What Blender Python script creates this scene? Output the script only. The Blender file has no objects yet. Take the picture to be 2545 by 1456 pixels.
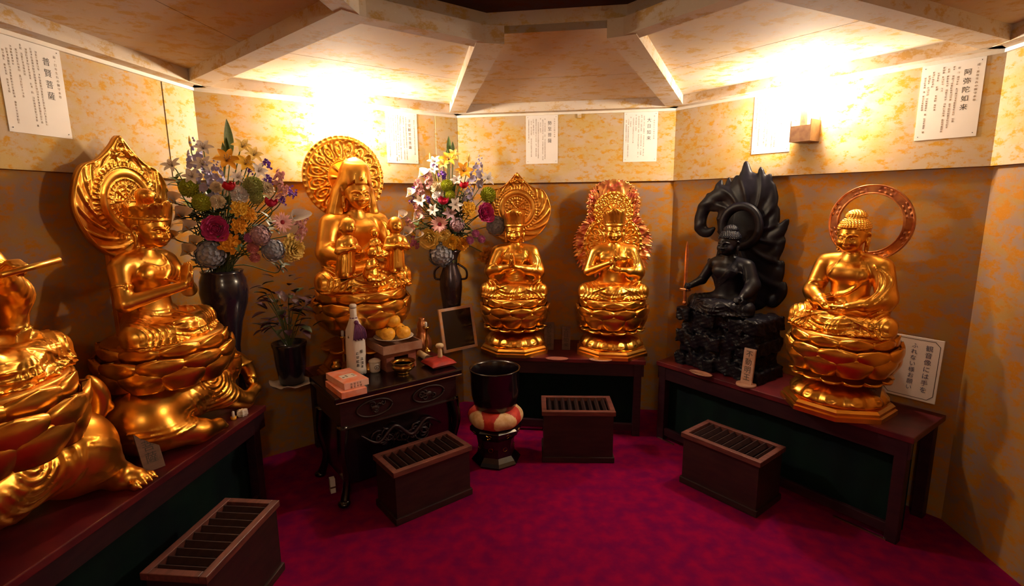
import bpy, bmesh, math, random
import numpy as np
from mathutils import Vector, Matrix, Euler
SC = bpy.context.scene
COL = SC.collection
PI = math.pi
R = math.radians
rnd = random.Random(7)
LEDGE = 0.544          # top of the statue ledges
EYE = 1.6

# ------------------------------------------------------------------ objects
def tag(o, label=None, cat=None, group=None, kind=None):
    if label: o['label'] = label
    if cat: o['category'] = cat
    if group: o['group'] = group
    if kind: o['kind'] = kind
    return o

def thing(name, label, cat, loc=(0, 0, 0), rz=0.0, group=None):
    o = bpy.data.objects.new(name, None); COL.objects.link(o)
    o.empty_display_size = 0.05
    o.location = loc; o.rotation_euler = (0, 0, rz)
    return tag(o, label, cat, group)

def obj(name, V, F, mats, parent=None, smooth=True, loc=None, rot=None, midx=None):
    me = bpy.data.meshes.new(name)
    if isinstance(V, np.ndarray): V = V.tolist()
    if isinstance(F, np.ndarray): F = F.tolist()
    me.from_pydata(V, [], F); me.update()
    if not isinstance(mats, (list, tuple)): mats = [mats]
    for m in mats: me.materials.append(m)
    if midx is not None: me.polygons.foreach_set('material_index', np.array(midx, dtype=np.int32))
    if smooth: me.polygons.foreach_set('use_smooth', np.ones(len(me.polygons), dtype=bool))
    o = bpy.data.objects.new(name, me); COL.objects.link(o)
    if parent is not None: o.parent = parent
    if loc is not None: o.location = loc
    if rot is not None: o.rotation_euler = rot
    return o

def inst(name, me, parent=None, loc=None, rot=None, scale=None):
    o = bpy.data.objects.new(name, me); COL.objects.link(o)
    if parent is not None: o.parent = parent
    if loc is not None: o.location = loc
    if rot is not None: o.rotation_euler = rot
    if scale is not None: o.scale = scale if hasattr(scale, '__len__') else (scale,) * 3
    return o

class MB:
    """collects shapes, builds ONE mesh object"""
    def __init__(s): s.V = []; s.F = []; s.M = []; s.cur = 0
    def add(s, V, F, M=None):
        n = len(s.V)
        if M is None: s.V += [tuple(v) for v in V]
        else: s.V += [tuple(M @ Vector(v)) for v in V]
        s.F += [tuple(i + n for i in f) for f in F]; s.M += [s.cur] * len(F); return s
    def box(s, lo, hi, M=None, bev=0.0):
        V, F = box_vf(lo, hi, bev); return s.add(V, F, M)
    def tube(s, P, r, n=8, M=None): V, F = tube_vf(P, r, n); return s.add(V, F, M)
    def lathe(s, prof, n=32, M=None, mod=None): V, F = lathe_vf(prof, n, mod); return s.add(V, F, M)
    def ball(s, c, r, n=10, M=None):
        r = r if hasattr(r, '__len__') else (r, r, r)
        prof = [(math.sin(PI * i / n), -math.cos(PI * i / n)) for i in range(n + 1)]
        V, F = lathe_vf(prof, n * 2)
        return s.add([(c[0] + v[0] * r[0], c[1] + v[1] * r[1], c[2] + v[2] * r[2]) for v in V], F, M)
    def build(s, name, mats, parent=None, smooth=False, loc=None, rot=None):
        return obj(name, s.V, s.F, mats, parent, smooth, loc, rot, s.M if len(set(s.M)) > 1 else None)

def box_vf(lo, hi, bev=0.0):
    x0, y0, z0 = lo; x1, y1, z1 = hi
    if bev <= 0:
        V = [(x0, y0, z0), (x1, y0, z0), (x1, y1, z0), (x0, y1, z0), (x0, y0, z1), (x1, y0, z1), (x1, y1, z1), (x0, y1, z1)]
        return V, [(0, 3, 2, 1), (4, 5, 6, 7), (0, 1, 5, 4), (1, 2, 6, 5), (2, 3, 7, 6), (3, 0, 4, 7)]
    bm = bmesh.new()
    bmesh.ops.create_cube(bm, size=1.0, matrix=Matrix.Translation(((x0 + x1) / 2, (y0 + y1) / 2, (z0 + z1) / 2)) @ Matrix.Diagonal((x1 - x0, y1 - y0, z1 - z0, 1)))
    bmesh.ops.bevel(bm, geom=bm.edges[:], offset=bev, segments=2, profile=0.6, affect='EDGES')
    bm.verts.index_update()
    V = [tuple(v.co) for v in bm.verts]; F = [tuple(v.index for v in f.verts) for f in bm.faces]
    bm.free(); return V, F

def lathe_vf(prof, n=32, mod=None):
    V = []; F = []; m = len(prof)
    for j in range(n):
        a = 2 * PI * j / n
        for i, (r, z) in enumerate(prof):
            if mod: r, z = mod(a, i, r, z)
            V.append((r * math.cos(a), r * math.sin(a), z))
    for j in range(n):
        k = (j + 1) % n
        for i in range(m - 1): F.append((j * m + i, k * m + i, k * m + i + 1, j * m + i + 1))
    if prof[0][0] > 1e-5: F.append(tuple(j * m for j in range(n))[::-1])
    if prof[-1][0] > 1e-5: F.append(tuple(j * m + m - 1 for j in range(n)))
    return V, F

def tube_vf(P, r, n=8):
    P = [Vector(p) for p in P]; k = len(P)
    rs = r if hasattr(r, '__len__') else [r] * k
    V = []; F = []; up = None
    for i in range(k):
        d = (P[min(i + 1, k - 1)] - P[max(i - 1, 0)]).normalized()
        if up is None:
            up = d.orthogonal().normalized()
        up = (up - d * up.dot(d)); up = up.normalized() if up.length > 1e-6 else d.orthogonal().normalized()
        w = d.cross(up)
        for j in range(n):
            a = 2 * PI * j / n
            V.append(tuple(P[i] + (up * math.cos(a) + w * math.sin(a)) * rs[i]))
    for i in range(k - 1):
        for j in range(n):
            q = (j + 1) % n; F.append((i * n + j, i * n + q, i * n + n + q, i * n + n + j))
    F.append(tuple(range(n))[::-1]); F.append(tuple((k - 1) * n + j for j in range(n)))
    return V, F

def spline(P, per=8):
    P = [Vector(p) for p in P]; out = []
    if len(P) < 3:
        return [P[0].lerp(P[-1], i / per) for i in range(per + 1)]
    for i in range(len(P) - 1):
        p0 = P[max(i - 1, 0)]; p1 = P[i]; p2 = P[i + 1]; p3 = P[min(i + 2, len(P) - 1)]
        for j in range(per):
            t = j / per
            out.append(0.5 * ((2 * p1) + (p2 - p0) * t + (2 * p0 - 5 * p1 + 4 * p2 - p3) * t * t + (3 * p1 - p0 - 3 * p2 + p3) * t ** 3))
    out.append(P[-1]); return out

# ------------------------------------------------------------------ materials
def _mat(name):
    m = bpy.data.materials.new(name); m.use_nodes = True
    nt = m.node_tree; nt.nodes.clear()
    out = nt.nodes.new('ShaderNodeOutputMaterial'); b = nt.nodes.new('ShaderNodeBsdfPrincipled')
    nt.links.new(b.outputs[0], out.inputs[0]); return m, nt, b

def pm(name, col, rough=0.5, metal=0.0, var=0.12, scale=18.0, bump=0.0, col2=None, coat=0.0, detail=4.0, stretch=None, spec=None, sub=0.0, ramp=(0.35, 0.65)):
    """procedural material: two tones mixed by noise, optional bump"""
    m, nt, b = _mat(name); N = nt.nodes; L = nt.links
    tc = N.new('ShaderNodeTexCoord'); nz = N.new('ShaderNodeTexNoise')
    nz.inputs['Scale'].default_value = scale; nz.inputs['Detail'].default_value = detail
    src = tc.outputs['Object']
    if stretch:
        mp = N.new('ShaderNodeMapping'); mp.inputs['Scale'].default_value = stretch
        L.new(src, mp.inputs[0]); src = mp.outputs[0]
    L.new(src, nz.inputs['Vector'])
    rp = N.new('ShaderNodeValToRGB'); e = rp.color_ramp.elements
    if col2 is None: col2 = tuple(max(0, c * (1 - 2 * var)) for c in col)
    e[0].position = ramp[0]; e[1].position = ramp[1]
    e[0].color = (*col2, 1); e[1].color = (*col, 1)
    L.new(nz.outputs['Fac'], rp.inputs['Fac']); L.new(rp.outputs['Color'], b.inputs['Base Color'])
    b.inputs['Roughness'].default_value = rough; b.inputs['Metallic'].default_value = metal
    if coat: b.inputs['Coat Weight'].default_value = coat; b.inputs['Coat Roughness'].default_value = 0.12
    if spec is not None: b.inputs['Specular IOR Level'].default_value = spec
    if sub: b.inputs['Subsurface Weight'].default_value = sub; b.inputs['Subsurface Radius'].default_value = (0.01, 0.006, 0.004)
    if bump:
        bp = N.new('ShaderNodeBump'); bp.inputs['Strength'].default_value = bump; bp.inputs['Distance'].default_value = 0.004
        L.new(nz.outputs['Fac'], bp.inputs['Height']); L.new(bp.outputs[0], b.inputs['Normal'])
    return m

def blotchy(name, base, lilac, ochre, rough=0.8, s1=9.0, s2=22.0, thr=(.51, .60)):
    """aged mottled wall paper: base tone with lilac clouds and ochre blotches"""
    m, nt, b = _mat(name); N = nt.nodes; L = nt.links
    tc = N.new('ShaderNodeTexCoord'); mp = N.new('ShaderNodeMapping'); mp.inputs['Scale'].default_value = (1, 1, 1.7)
    L.new(tc.outputs['Object'], mp.inputs[0])
    def noise(sc, det, rough_=0.6):
        n = N.new('ShaderNodeTexNoise'); n.inputs['Scale'].default_value = sc; n.inputs['Detail'].default_value = det
        n.inputs['Roughness'].default_value = rough_; L.new(mp.outputs[0], n.inputs['Vector']); return n.outputs['Fac']
    def ramp(src, a, c):
        r = N.new('ShaderNodeValToRGB'); r.color_ramp.elements[0].position = a; r.color_ramp.elements[1].position = c
        L.new(src, r.inputs['Fac']); return r.outputs['Color']
    def mix(f, a, c):
        x = N.new('ShaderNodeMix'); x.data_type = 'RGBA'; L.new(f, x.inputs['Factor'])
        if isinstance(a, tuple): x.inputs['A'].default_value = (*a, 1)
        else: L.new(a, x.inputs['A'])
        x.inputs['B'].default_value = (*c, 1); return x.outputs['Result']
    c = mix(ramp(noise(s1 * 0.6, 5), 0.40, 0.58), base, lilac)
    c = mix(ramp(noise(s2 * 0.75, 7, 0.72), *thr), c, ochre)
    c = mix(ramp(noise(s2 * 9, 2, 0.7), 0.62, 0.8), c, tuple(min(1, v * 1.25) for v in lilac))
    L.new(c, b.inputs['Base Color']); b.inputs['Roughness'].default_value = rough
    b.inputs['Specular IOR Level'].default_value = 0.2
    return m

def emit(name, col, s):
    m, nt, b = _mat(name)
    b.inputs['Emission Color'].default_value = (*col, 1); b.inputs['Emission Strength'].default_value = s
    b.inputs['Base Color'].default_value = (*col, 1); return m

M = {}
M['gold'] = pm('gold_leaf', (0.95, 0.52, 0.10), 0.32, 1.0, col2=(0.82, 0.36, 0.045), scale=9, bump=0.04, detail=5)
M['gold_dull'] = pm('gold_leaf_dull', (0.90, 0.46, 0.09), 0.38, 1.0, col2=(0.78, 0.33, 0.05), scale=14, bump=0.05)
M['gold_red'] = pm('gold_over_red_lacquer', (0.85, 0.40, 0.10), 0.36, 0.85, col2=(0.60, 0.10, 0.07), scale=30, bump=0.05)
M['bronze_red'] = pm('reddish_gilt_bronze', (0.66, 0.30, 0.12), 0.36, 0.9, col2=(0.42, 0.14, 0.08), scale=24)
M['black_wood'] = pm('black_lacquered_carving', (0.006, 0.005, 0.012), 0.42, 0.0, col2=(0.003, 0.003, 0.007), scale=20, bump=0.15, spec=0.22)
M['lacquer'] = pm('black_lacquer', (0.008, 0.003, 0.006), 0.25, 0.0, col2=(0.003, 0.0015, 0.004), scale=6, coat=0.5)
M['darkwood'] = pm('dark_red_brown_wood', (0.026, 0.007, 0.008), 0.42, 0.0, col2=(0.010, 0.003, 0.005), scale=10, stretch=(1, 1, 6), detail=6, coat=0.15)
M['boxwood'] = pm('offering_box_wood', (0.032, 0.011, 0.011), 0.5, 0.0, col2=(0.016, 0.005, 0.007), scale=9, stretch=(1, 5, 5), detail=6)
M['boxrim'] = pm('offering_box_rim_wood', (0.15, 0.045, 0.036), 0.45, 0.0, col2=(0.08, 0.024, 0.022), scale=12, stretch=(1, 5, 5))
M['ledgetop'] = pm('dark_red_lacquer_top', (0.13, 0.008, 0.012), 0.42, 0.0, col2=(0.06, 0.004, 0.011), scale=7, coat=0.2)
M['ledgeframe'] = pm('plum_brown_frame', (0.030, 0.007, 0.013), 0.45, 0.0, col2=(0.015, 0.003, 0.009), scale=9, stretch=(1, 1, 5))
M['green'] = pm('dark_green_curtain', (0.004, 0.014, 0.012), 0.85, 0.0, col2=(0.003, 0.008, 0.011), scale=5, spec=0.1)
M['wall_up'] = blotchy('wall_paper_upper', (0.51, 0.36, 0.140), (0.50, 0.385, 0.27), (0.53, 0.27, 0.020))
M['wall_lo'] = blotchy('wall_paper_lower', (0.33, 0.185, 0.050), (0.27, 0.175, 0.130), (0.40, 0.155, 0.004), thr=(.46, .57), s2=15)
M['strip'] = blotchy('corner_board_paper', (0.54, 0.41, 0.20), (0.52, 0.42, 0.30), (0.52, 0.29, 0.04), s1=6)
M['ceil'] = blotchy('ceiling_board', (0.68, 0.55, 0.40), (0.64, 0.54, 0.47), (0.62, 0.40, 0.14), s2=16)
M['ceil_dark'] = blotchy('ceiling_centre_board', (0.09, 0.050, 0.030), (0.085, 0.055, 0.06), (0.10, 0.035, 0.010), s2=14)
M['beam'] = blotchy('painted_beam', (0.66, 0.56, 0.44), (0.62, 0.55, 0.50), (0.56, 0.36, 0.13), s1=5, s2=14)
M['white_trim'] = pm('white_trim_paint', (0.82, 0.76, 0.68), 0.5, var=0.04)
M['carpet'] = pm('magenta_carpet', (0.20, 0.0012, 0.036), 0.95, 0.0, col2=(0.11, 0.001, 0.046), scale=14, detail=8, bump=0.5, spec=0.05)
M['paper'] = pm('white_poster_paper', (0.80, 0.76, 0.74), 0.55, var=0.03, scale=6)
M['ink'] = pm('black_ink', (0.05, 0.035, 0.03), 0.7, var=0.2, scale=60)
M['ink_soft'] = pm('faded_ink', (0.20, 0.14, 0.13), 0.7, col2=(0.36, 0.24, 0.12), scale=40)
M['sprig'] = pm('leaf_green', (0.10, 0.16, 0.035), 0.5, col2=(0.045, 0.085, 0.02), scale=30)
M['leaf_dark'] = pm('leaf_dark_green', (0.030, 0.060, 0.022), 0.5, col2=(0.014, 0.03, 0.014), scale=30)
M['leaf_plum'] = pm('leaf_plum', (0.075, 0.014, 0.038), 0.5, col2=(0.030, 0.010, 0.026), scale=30)
M['stem'] = pm('flower_stem', (0.08, 0.12, 0.035), 0.55, scale=40)
M['vase'] = pm('dark_blue_black_vase_glaze', (0.016, 0.014, 0.030), 0.22, coat=0.3, scale=6)
M['vase_silver'] = pm('dark_metal_vase', (0.10, 0.08, 0.10), 0.22, 0.7, col2=(0.05, 0.04, 0.06), scale=6)
M['brass'] = pm('aged_brass', (0.70, 0.42, 0.10), 0.25, 1.0, col2=(0.45, 0.24, 0.05), scale=18)
M['porcelain'] = pm('white_porcelain', (0.80, 0.77, 0.74), 0.2, var=0.02, coat=0.3)
M['cream'] = pm('cream_wood', (0.70, 0.55, 0.34), 0.45, var=0.06)
M['orange'] = pm('orange_peel', (0.95, 0.52, 0.05), 0.5, col2=(0.85, 0.38, 0.02), scale=60, bump=0.35)
M['redcloth'] = pm('red_silk', (0.42, 0.022, 0.012), 0.6, col2=(0.25, 0.012, 0.016), scale=25)
M['cushion_red'] = pm('cushion_red_brocade', (0.62, 0.045, 0.025), 0.6, col2=(0.44, 0.02, 0.02), scale=30)
M['cushion_cream'] = pm('cushion_cream_brocade', (0.78, 0.58, 0.34), 0.6, col2=(0.62, 0.36, 0.16), scale=30)
M['pink_box'] = pm('pink_printed_card', (0.80, 0.36, 0.30), 0.5, col2=(0.78, 0.20, 0.08), scale=22)
M['pink_pale'] = pm('pale_pink_card', (0.85, 0.58, 0.52), 0.5, col2=(0.80, 0.45, 0.40), scale=22)
M['blue_grey'] = pm('tray_wood', (0.34, 0.12, 0.08), 0.45, col2=(0.22, 0.07, 0.06), scale=12, stretch=(1, 5, 5))
M['tray'] = pm('pale_tray_wood', (0.42, 0.24, 0.18), 0.5, col2=(0.30, 0.13, 0.08), scale=14)
M['plaque'] = pm('pale_plaque_wood', (0.50, 0.33, 0.27), 0.5, col2=(0.42, 0.22, 0.14), scale=10, stretch=(1, 1, 4))
M['plaque_dark'] = pm('dark_plaque_wood', (0.15, 0.07, 0.045), 0.5, col2=(0.09, 0.04, 0.03), scale=10, stretch=(1, 1, 4))
M['dark_glass'] = pm('dark_picture', (0.012, 0.011, 0.016), 0.12, var=0.1, coat=0.6)
M['frame'] = pm('picture_frame_wood', (0.50, 0.35, 0.32), 0.4, col2=(0.58, 0.28, 0.10), scale=20)
M['purple'] = pm('purple_tassel', (0.16, 0.04, 0.16), 0.7, scale=50)
M['steel'] = pm('metal_strip', (0.75, 0.62, 0.52), 0.3, 1.0, var=0.05)
M['lampbox'] = pm('brown_lamp_box', (0.30, 0.17, 0.09), 0.5, col2=(0.20, 0.10, 0.06), scale=30)
M['bulb'] = emit('lamp_bulb_glow', (1.0, 0.86, 0.62), 60.0)
M['navy_ink'] = pm('navy_ink', (0.07, 0.09, 0.20), 0.7, var=0.2, scale=50)
FL = {}
for n, c, c2 in [('white', (0.80, 0.76, 0.72), (0.62, 0.58, 0.60)), ('cream', (0.80, 0.68, 0.48), (0.66, 0.52, 0.34)), ('yellow', (0.86, 0.56, 0.06), (0.80, 0.40, 0.03)),
                 ('paleyellow', (0.86, 0.68, 0.24), (0.82, 0.56, 0.12)), ('gold', (0.84, 0.42, 0.03), (0.76, 0.30, 0.02)), ('red', (0.62, 0.015, 0.035), (0.42, 0.008, 0.02)),
                 ('crimson', (0.58, 0.02, 0.09), (0.36, 0.01, 0.05)), ('pink', (0.78, 0.10, 0.30), (0.56, 0.04, 0.26)), ('palepink', (0.82, 0.52, 0.50), (0.74, 0.36, 0.40)), ('rosepink', (0.70, 0.26, 0.30), (0.60, 0.20, 0.16)),
                 ('lavender', (0.46, 0.42, 0.60), (0.32, 0.28, 0.48)), ('purple', (0.22, 0.10, 0.50), (0.16, 0.05, 0.36)), ('mauve', (0.52, 0.36, 0.42), (0.42, 0.27, 0.36)), ('bluegrey', (0.36, 0.39, 0.46), (0.25, 0.27, 0.38)),
                 ('lime', (0.58, 0.60, 0.07), (0.40, 0.44, 0.04)), ('greenish', (0.56, 0.56, 0.26), (0.38, 0.42, 0.12)), ('orange', (0.80, 0.34, 0.04), (0.60, 0.22, 0.03)), ('lilacpink', (0.66, 0.22, 0.46), (0.50, 0.14, 0.36)), ('centre', (0.30, 0.02, 0.04), (0.2, 0.01, 0.02))]:
    FL[n] = pm('petal_' + n, c, 0.6, col2=c2, scale=35, spec=0.2, sub=0.0)
# ------------------------------------------------------------------ sculpting: signed distance grid + surface nets
class SDF:
    def __init__(s, lo, hi, h):
        s.lo = np.array(lo, dtype=np.float64); s.h = h
        n = np.ceil((np.array(hi) - s.lo) / h).astype(int) + 1
        s.n = n; s.D = np.full(n, 0.6, dtype=np.float32)
        s.ax = [(s.lo[i] + h * np.arange(n[i])).astype(np.float32) for i in range(3)]
    def _sl(s, lo, hi):
        a = np.maximum(np.floor((np.array(lo) - s.lo) / s.h).astype(int), 0)
        b = np.minimum(np.ceil((np.array(hi) - s.lo) / s.h).astype(int) + 1, s.n)
        if (b <= a).any(): return None
        sl = tuple(slice(a[i], b[i]) for i in range(3))
        X = s.ax[0][sl[0]][:, None, None]; Y = s.ax[1][sl[1]][None, :, None]; Z = s.ax[2][sl[2]][None, None, :]
        return sl, X, Y, Z
    def put(s, fn, lo, hi, k=0.0, sub=False):
        m = k + 4 * s.h
        q = s._sl([v - m for v in lo], [v + m for v in hi])
        if q is None: return s
        sl, X, Y, Z = q
        d = fn(X, Y, Z); a = s.D[sl]
        if sub:
            d = -d; r = np.maximum(a, d)
            if k > 0: t = np.maximum(k - np.abs(a - d), 0) / k; r = r + t * t * (k * 0.25)
        else:
            r = np.minimum(a, d)
            if k > 0: t = np.maximum(k - np.abs(a - d), 0) / k; r = r - t * t * (k * 0.25)
        s.D[sl] = r; return s
    def ell(s, c, r, k=0.03, rot=None, sub=False):
        c = list(map(float, c)); r = list(map(float, r)); R3 = None; e = r
        if rot is not None:
            R3 = np.array(Euler(rot).to_matrix().transposed()); e = [max(r)] * 3
        def fn(X, Y, Z):
            x, y, z = X - c[0], Y - c[1], Z - c[2]
            if R3 is not None:
                x, y, z = (R3[0, 0] * x + R3[0, 1] * y + R3[0, 2] * z, R3[1, 0] * x + R3[1, 1] * y + R3[1, 2] * z, R3[2, 0] * x + R3[2, 1] * y + R3[2, 2] * z)
            k0 = np.sqrt((x / r[0]) ** 2 + (y / r[1]) ** 2 + (z / r[2]) ** 2)
            k1 = np.sqrt((x / r[0] ** 2) ** 2 + (y / r[1] ** 2) ** 2 + (z / r[2] ** 2) ** 2)
            return k0 * (k0 - 1) / np.maximum(k1, 1e-5)
        return s.put(fn, [c[i] - e[i] for i in range(3)], [c[i] + e[i] for i in range(3)], k, sub)
    def cap(s, a, b, ra, rb=None, k=0.02, sub=False, sq=None):
        rb = ra if rb is None else rb
        a = np.array(a, dtype=float); b = np.array(b, dtype=float); d = b - a; L = max(float(d @ d), 1e-9)
        rm = max(ra, rb); q = sq or (1, 1, 1)
        def fn(X, Y, Z):
            t = np.clip(((X - a[0]) * d[0] + (Y - a[1]) * d[1] + (Z - a[2]) * d[2]) / L, 0, 1)
            return np.sqrt(((X - a[0] - t * d[0]) / q[0]) ** 2 + ((Y - a[1] - t * d[1]) / q[1]) ** 2 + ((Z - a[2] - t * d[2]) / q[2]) ** 2) - (ra + (rb - ra) * t)
        e = [rm * max(1, q[i]) for i in range(3)]
        return s.put(fn, np.minimum(a, b) - e, np.maximum(a, b) + e, k, sub)
    def chain(s, P, r, k=0.01, sub=False, sq=None):
        n = len(P); rs = r if hasattr(r, '__len__') else [r] * n
        for i in range(n - 1): s.cap(P[i], P[i + 1], rs[i], rs[i + 1], k, sub, sq)
        return s
    def disp(s, lo, hi, fn):
        q = s._sl(lo, hi)
        if q: sl, X, Y, Z = q; s.D[sl] += fn(X, Y, Z).astype(np.float32)
        return s
    def front(s, x, z):
        i = int(round((x - s.lo[0]) / s.h)); j = int(round((z - s.lo[2]) / s.h))
        if not (0 <= i < s.n[0] and 0 <= j < s.n[2]): return None
        c = s.D[i, :, j]; w = np.nonzero(c < 0)[0]
        return float(s.ax[1][w[0]]) if len(w) else None
    def fold(s, P, r=0.008, k=0.01, sub=False, per=6, dy=0.0, taper=True):
        """a ridge (or groove) laid over the front along a curve given as (x, z)"""
        pts = spline([(p[0], 0, p[1]) for p in P], per); out = []
        for p in pts:
            y = s.front(p.x, p.z)
            if y is not None: out.append((p.x, y + dy, p.z))
        n = len(out)
        if n < 2: return s
        for a in range(1, n - 1):
            out[a] = (out[a][0], (out[a - 1][1] + out[a][1] + out[a + 1][1]) / 3, out[a][2])
        rs = [r * ((0.45 + 0.55 * math.sin(PI * i / (n - 1))) if taper else 1) for i in range(n)]
        return s.chain(out, rs, k, sub)
    def mesh(s, smooth=1):
        D = s.D; S = D < 0; n = s.n
        c = S[:-1, :-1, :-1].astype(np.int8)
        tot = np.zeros_like(c)
        for dx in (0, 1):
            for dy in (0, 1):
                for dz in (0, 1): tot += S[dx:n[0] - 1 + dx, dy:n[1] - 1 + dy, dz:n[2] - 1 + dz]
        act = np.argwhere((tot > 0) & (tot < 8))
        idx = np.full(c.shape, -1, dtype=np.int32); idx[act[:, 0], act[:, 1], act[:, 2]] = np.arange(len(act))
        cs = [(i, j, k) for i in (0, 1) for j in (0, 1) for k in (0, 1)]
        val = {q: D[act[:, 0] + q[0], act[:, 1] + q[1], act[:, 2] + q[2]] for q in cs}
        acc = np.zeros((len(act), 3)); cnt = np.zeros(len(act))
        for q in cs:
            for ax in range(3):
                if q[ax] == 0:
                    p = list(q); p[ax] = 1; p = tuple(p)
                    a, b = val[q], val[p]; m = (a < 0) != (b < 0)
                    t = np.where(m, a / np.where(m, a - b, 1), 0)
                    for e in range(3): acc[:, e] += np.where(m, q[e] + (t if e == ax else 0), 0)
                    cnt += m
        V = (act + acc / np.maximum(cnt, 1)[:, None]) * s.h + s.lo
        F = []
        for ax in range(3):
            u, w = [(1, 2), (2, 0), (0, 1)][ax]
            lo = [slice(None)] * 3; hi = [slice(None)] * 3
            lo[ax] = slice(0, n[ax] - 1); hi[ax] = slice(1, n[ax])
            for f in (u, w): lo[f] = slice(1, n[f] - 1); hi[f] = slice(1, n[f] - 1)
            A = S[tuple(lo)]; B = S[tuple(hi)]
            e = np.argwhere(A != B)
            if not len(e): continue
            sgn = A[e[:, 0], e[:, 1], e[:, 2]]
            e[:, u] += 1; e[:, w] += 1
            def at(du, dw):
                g = e.copy(); g[:, u] += du; g[:, w] += dw; return idx[g[:, 0], g[:, 1], g[:, 2]]
            Q = np.stack([at(-1, -1), at(0, -1), at(0, 0), at(-1, 0)], 1)
            Q = np.where(sgn[:, None], Q, Q[:, ::-1]); F.append(Q)
        F = np.concatenate(F); F = F[(F >= 0).all(1)]
        for _ in range(smooth):
            acc = np.zeros_like(V); cn = np.zeros(len(V))
            for a in range(4):
                b = (a + 1) % 4
                np.add.at(acc, F[:, a], V[F[:, b]]); np.add.at(cn, F[:, a], 1)
                np.add.at(acc, F[:, b], V[F[:, a]]); np.add.at(cn, F[:, b], 1)
            V = V * 0.5 + 0.5 * acc / np.maximum(cn, 1)[:, None]
        return V, F

def joinvf(*parts):
    Vs = []; Fs = []; n = 0
    for V, F in parts: Vs.append(V); Fs.append(F + n); n += len(V)
    return np.concatenate(Vs), np.concatenate(Fs)
# ------------------------------------------------------------------ seated gilded figures (unit = height from seat to crown of the head, facing -Y)
def head_mesh(fierce=False, h=0.0042, fat=1.0):
    g = SDF((-0.16, -0.19, 0.60), (0.16, 0.19, 0.99), h)
    g.ell((0, .025, .835), (.106, .122, .112), 0)
    g.ell((0, -.018, .778), (.094 * fat, .096, .108), .04)
    g.ell((0, -.055, .725), (.066 * fat, .055, .055), .04)
    g.ell((0, -.082, .692), (.034, .032, .025), .03)
    for s in (-1, 1):
        g.ell((s * .048, -.078, .742), (.038 * fat, .034, .036), .03)
        g.ell((s * .040, -.128, .783), (.030, .026, .017), .014, sub=True)
        g.ell((s * .041, -.090, .779), (.028, .0215, .0165), .005)
        br = [(s * .010, -.121, .797), (s * .024, -.118, .8085), (s * .045, -.108, .8105), (s * .070, -.085, .799)]
        g.chain([tuple(p) for p in spline(br, 5)], .0048, .008)
        sl = [(s * .016, -.1135, .7735), (s * .030, -.1135, .7705), (s * .045, -.1095, .771), (s * .064, -.094, .776)]
        g.chain([tuple(p) for p in spline(sl, 5)], .0030, .002, sub=True)
        g.ell((s * .0165, -.126, .7435), (.0125, .013, .0095), .007)
        e = [(s * .108, .012, .812), (s * .116, .022, .80), (s * .112, .022, .765), (s * .107, .010, .735), (s * .106, .004, .69), (s * .104, -.004, .665)]
        g.chain([tuple(p) for p in spline(e, 4)], [.012] * 9 + [.0145] * 9 + [.0125] * 3, .008)
        g.ell((s * .122, .004, .782), (.009, .012, .024), .006, sub=True)
        g.cap((s * .112, -.010, .705), (s * .112, -.012, .672), .0055, .006, .004, sub=True)
    g.cap((0, -.108, .800), (0, -.132, .747), .0105, .0155, .012)
    g.ell((0, -.137, .7445), (.0135, .014, .0115), .006)
    up = [(-.030, -.106, .716), (-.014, -.120, .7205), (0, -.124, .718), (.014, -.120, .7205), (.030, -.106, .716)]
    g.chain([tuple(p) for p in spline(up, 4)], .0058, .004)
    g.chain([(-.020, -.108, .707), (0, -.1155, .7045), (.020, -.108, .707)], [.005, .0085, .005], .004)
    g.chain([(-.031, -.109, .7135), (-.014, -.1245, .7125), (0, -.127, .7115), (.014, -.1245, .7125), (.031, -.109, .7135)], .0020, .002, sub=True)
    g.ell((0, -.1125, .826), (.008, .006, .008), .002)
    g.cap((0, .045, .60), (0, .03, .70), .064, .058, .03)
    for z, rr in ((.648, .061), (.630, .064)):
        g.chain([(math.sin(a) * rr, .04 - math.cos(a) * rr, z + .004 * math.cos(a)) for a in np.linspace(-1.6, 1.6, 13)], .0045, .006)
    return g.mesh(1)

def hair_curl_mesh():
    """rows of small snail-shell curls with the raised crown"""
    g = SDF((-0.15, -0.16, 0.78), (0.15, 0.19, 1.03), 0.0042)
    def cap_fn(X, Y, Z):
        k0 = np.sqrt((X / .114) ** 2 + ((Y - .028) / .134) ** 2 + ((Z - .838) / .108) ** 2)
        d = (k0 - 1) * .11
        return np.maximum(d, (.853 + np.minimum((Y + .09) * -.42, 0.0)) - Z)
    g.put(cap_fn, (-.12, -.12, .76), (.12, .17, .95), 0)
    g.ell((0, .045, .935), (.073, .076, .058), .02)
    pts = []
    for i, el in enumerate(np.arange(8, 90, 8.6)):
        n = max(1, int(round(34 * math.cos(R(el)))))
        for j in range(n):
            a = 2 * PI * (j + .5 * (i % 2)) / n
            pts.append((.114 * math.cos(R(el)) * math.cos(a), .028 + .134 * math.cos(R(el)) * math.sin(a), .838 + .108 * math.sin(R(el)), .0098))
    for i, el in enumerate(np.arange(10, 91, 12)):
        n = max(1, int(round(23 * math.cos(R(el)))))
        for j in range(n):
            a = 2 * PI * (j + .5 * (i % 2)) / n
            pts.append((.073 * math.cos(R(el)) * math.cos(a), .045 + .076 * math.cos(R(el)) * math.sin(a), .935 + .058 * math.sin(R(el)), .0098))
    for x, y, z, r in pts:
        if z < .853 + min((y + .09) * -.42, 0) + .004: continue
        g.ell((x, y, z), (r, r, r), .003)
    return g.mesh(0)

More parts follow.
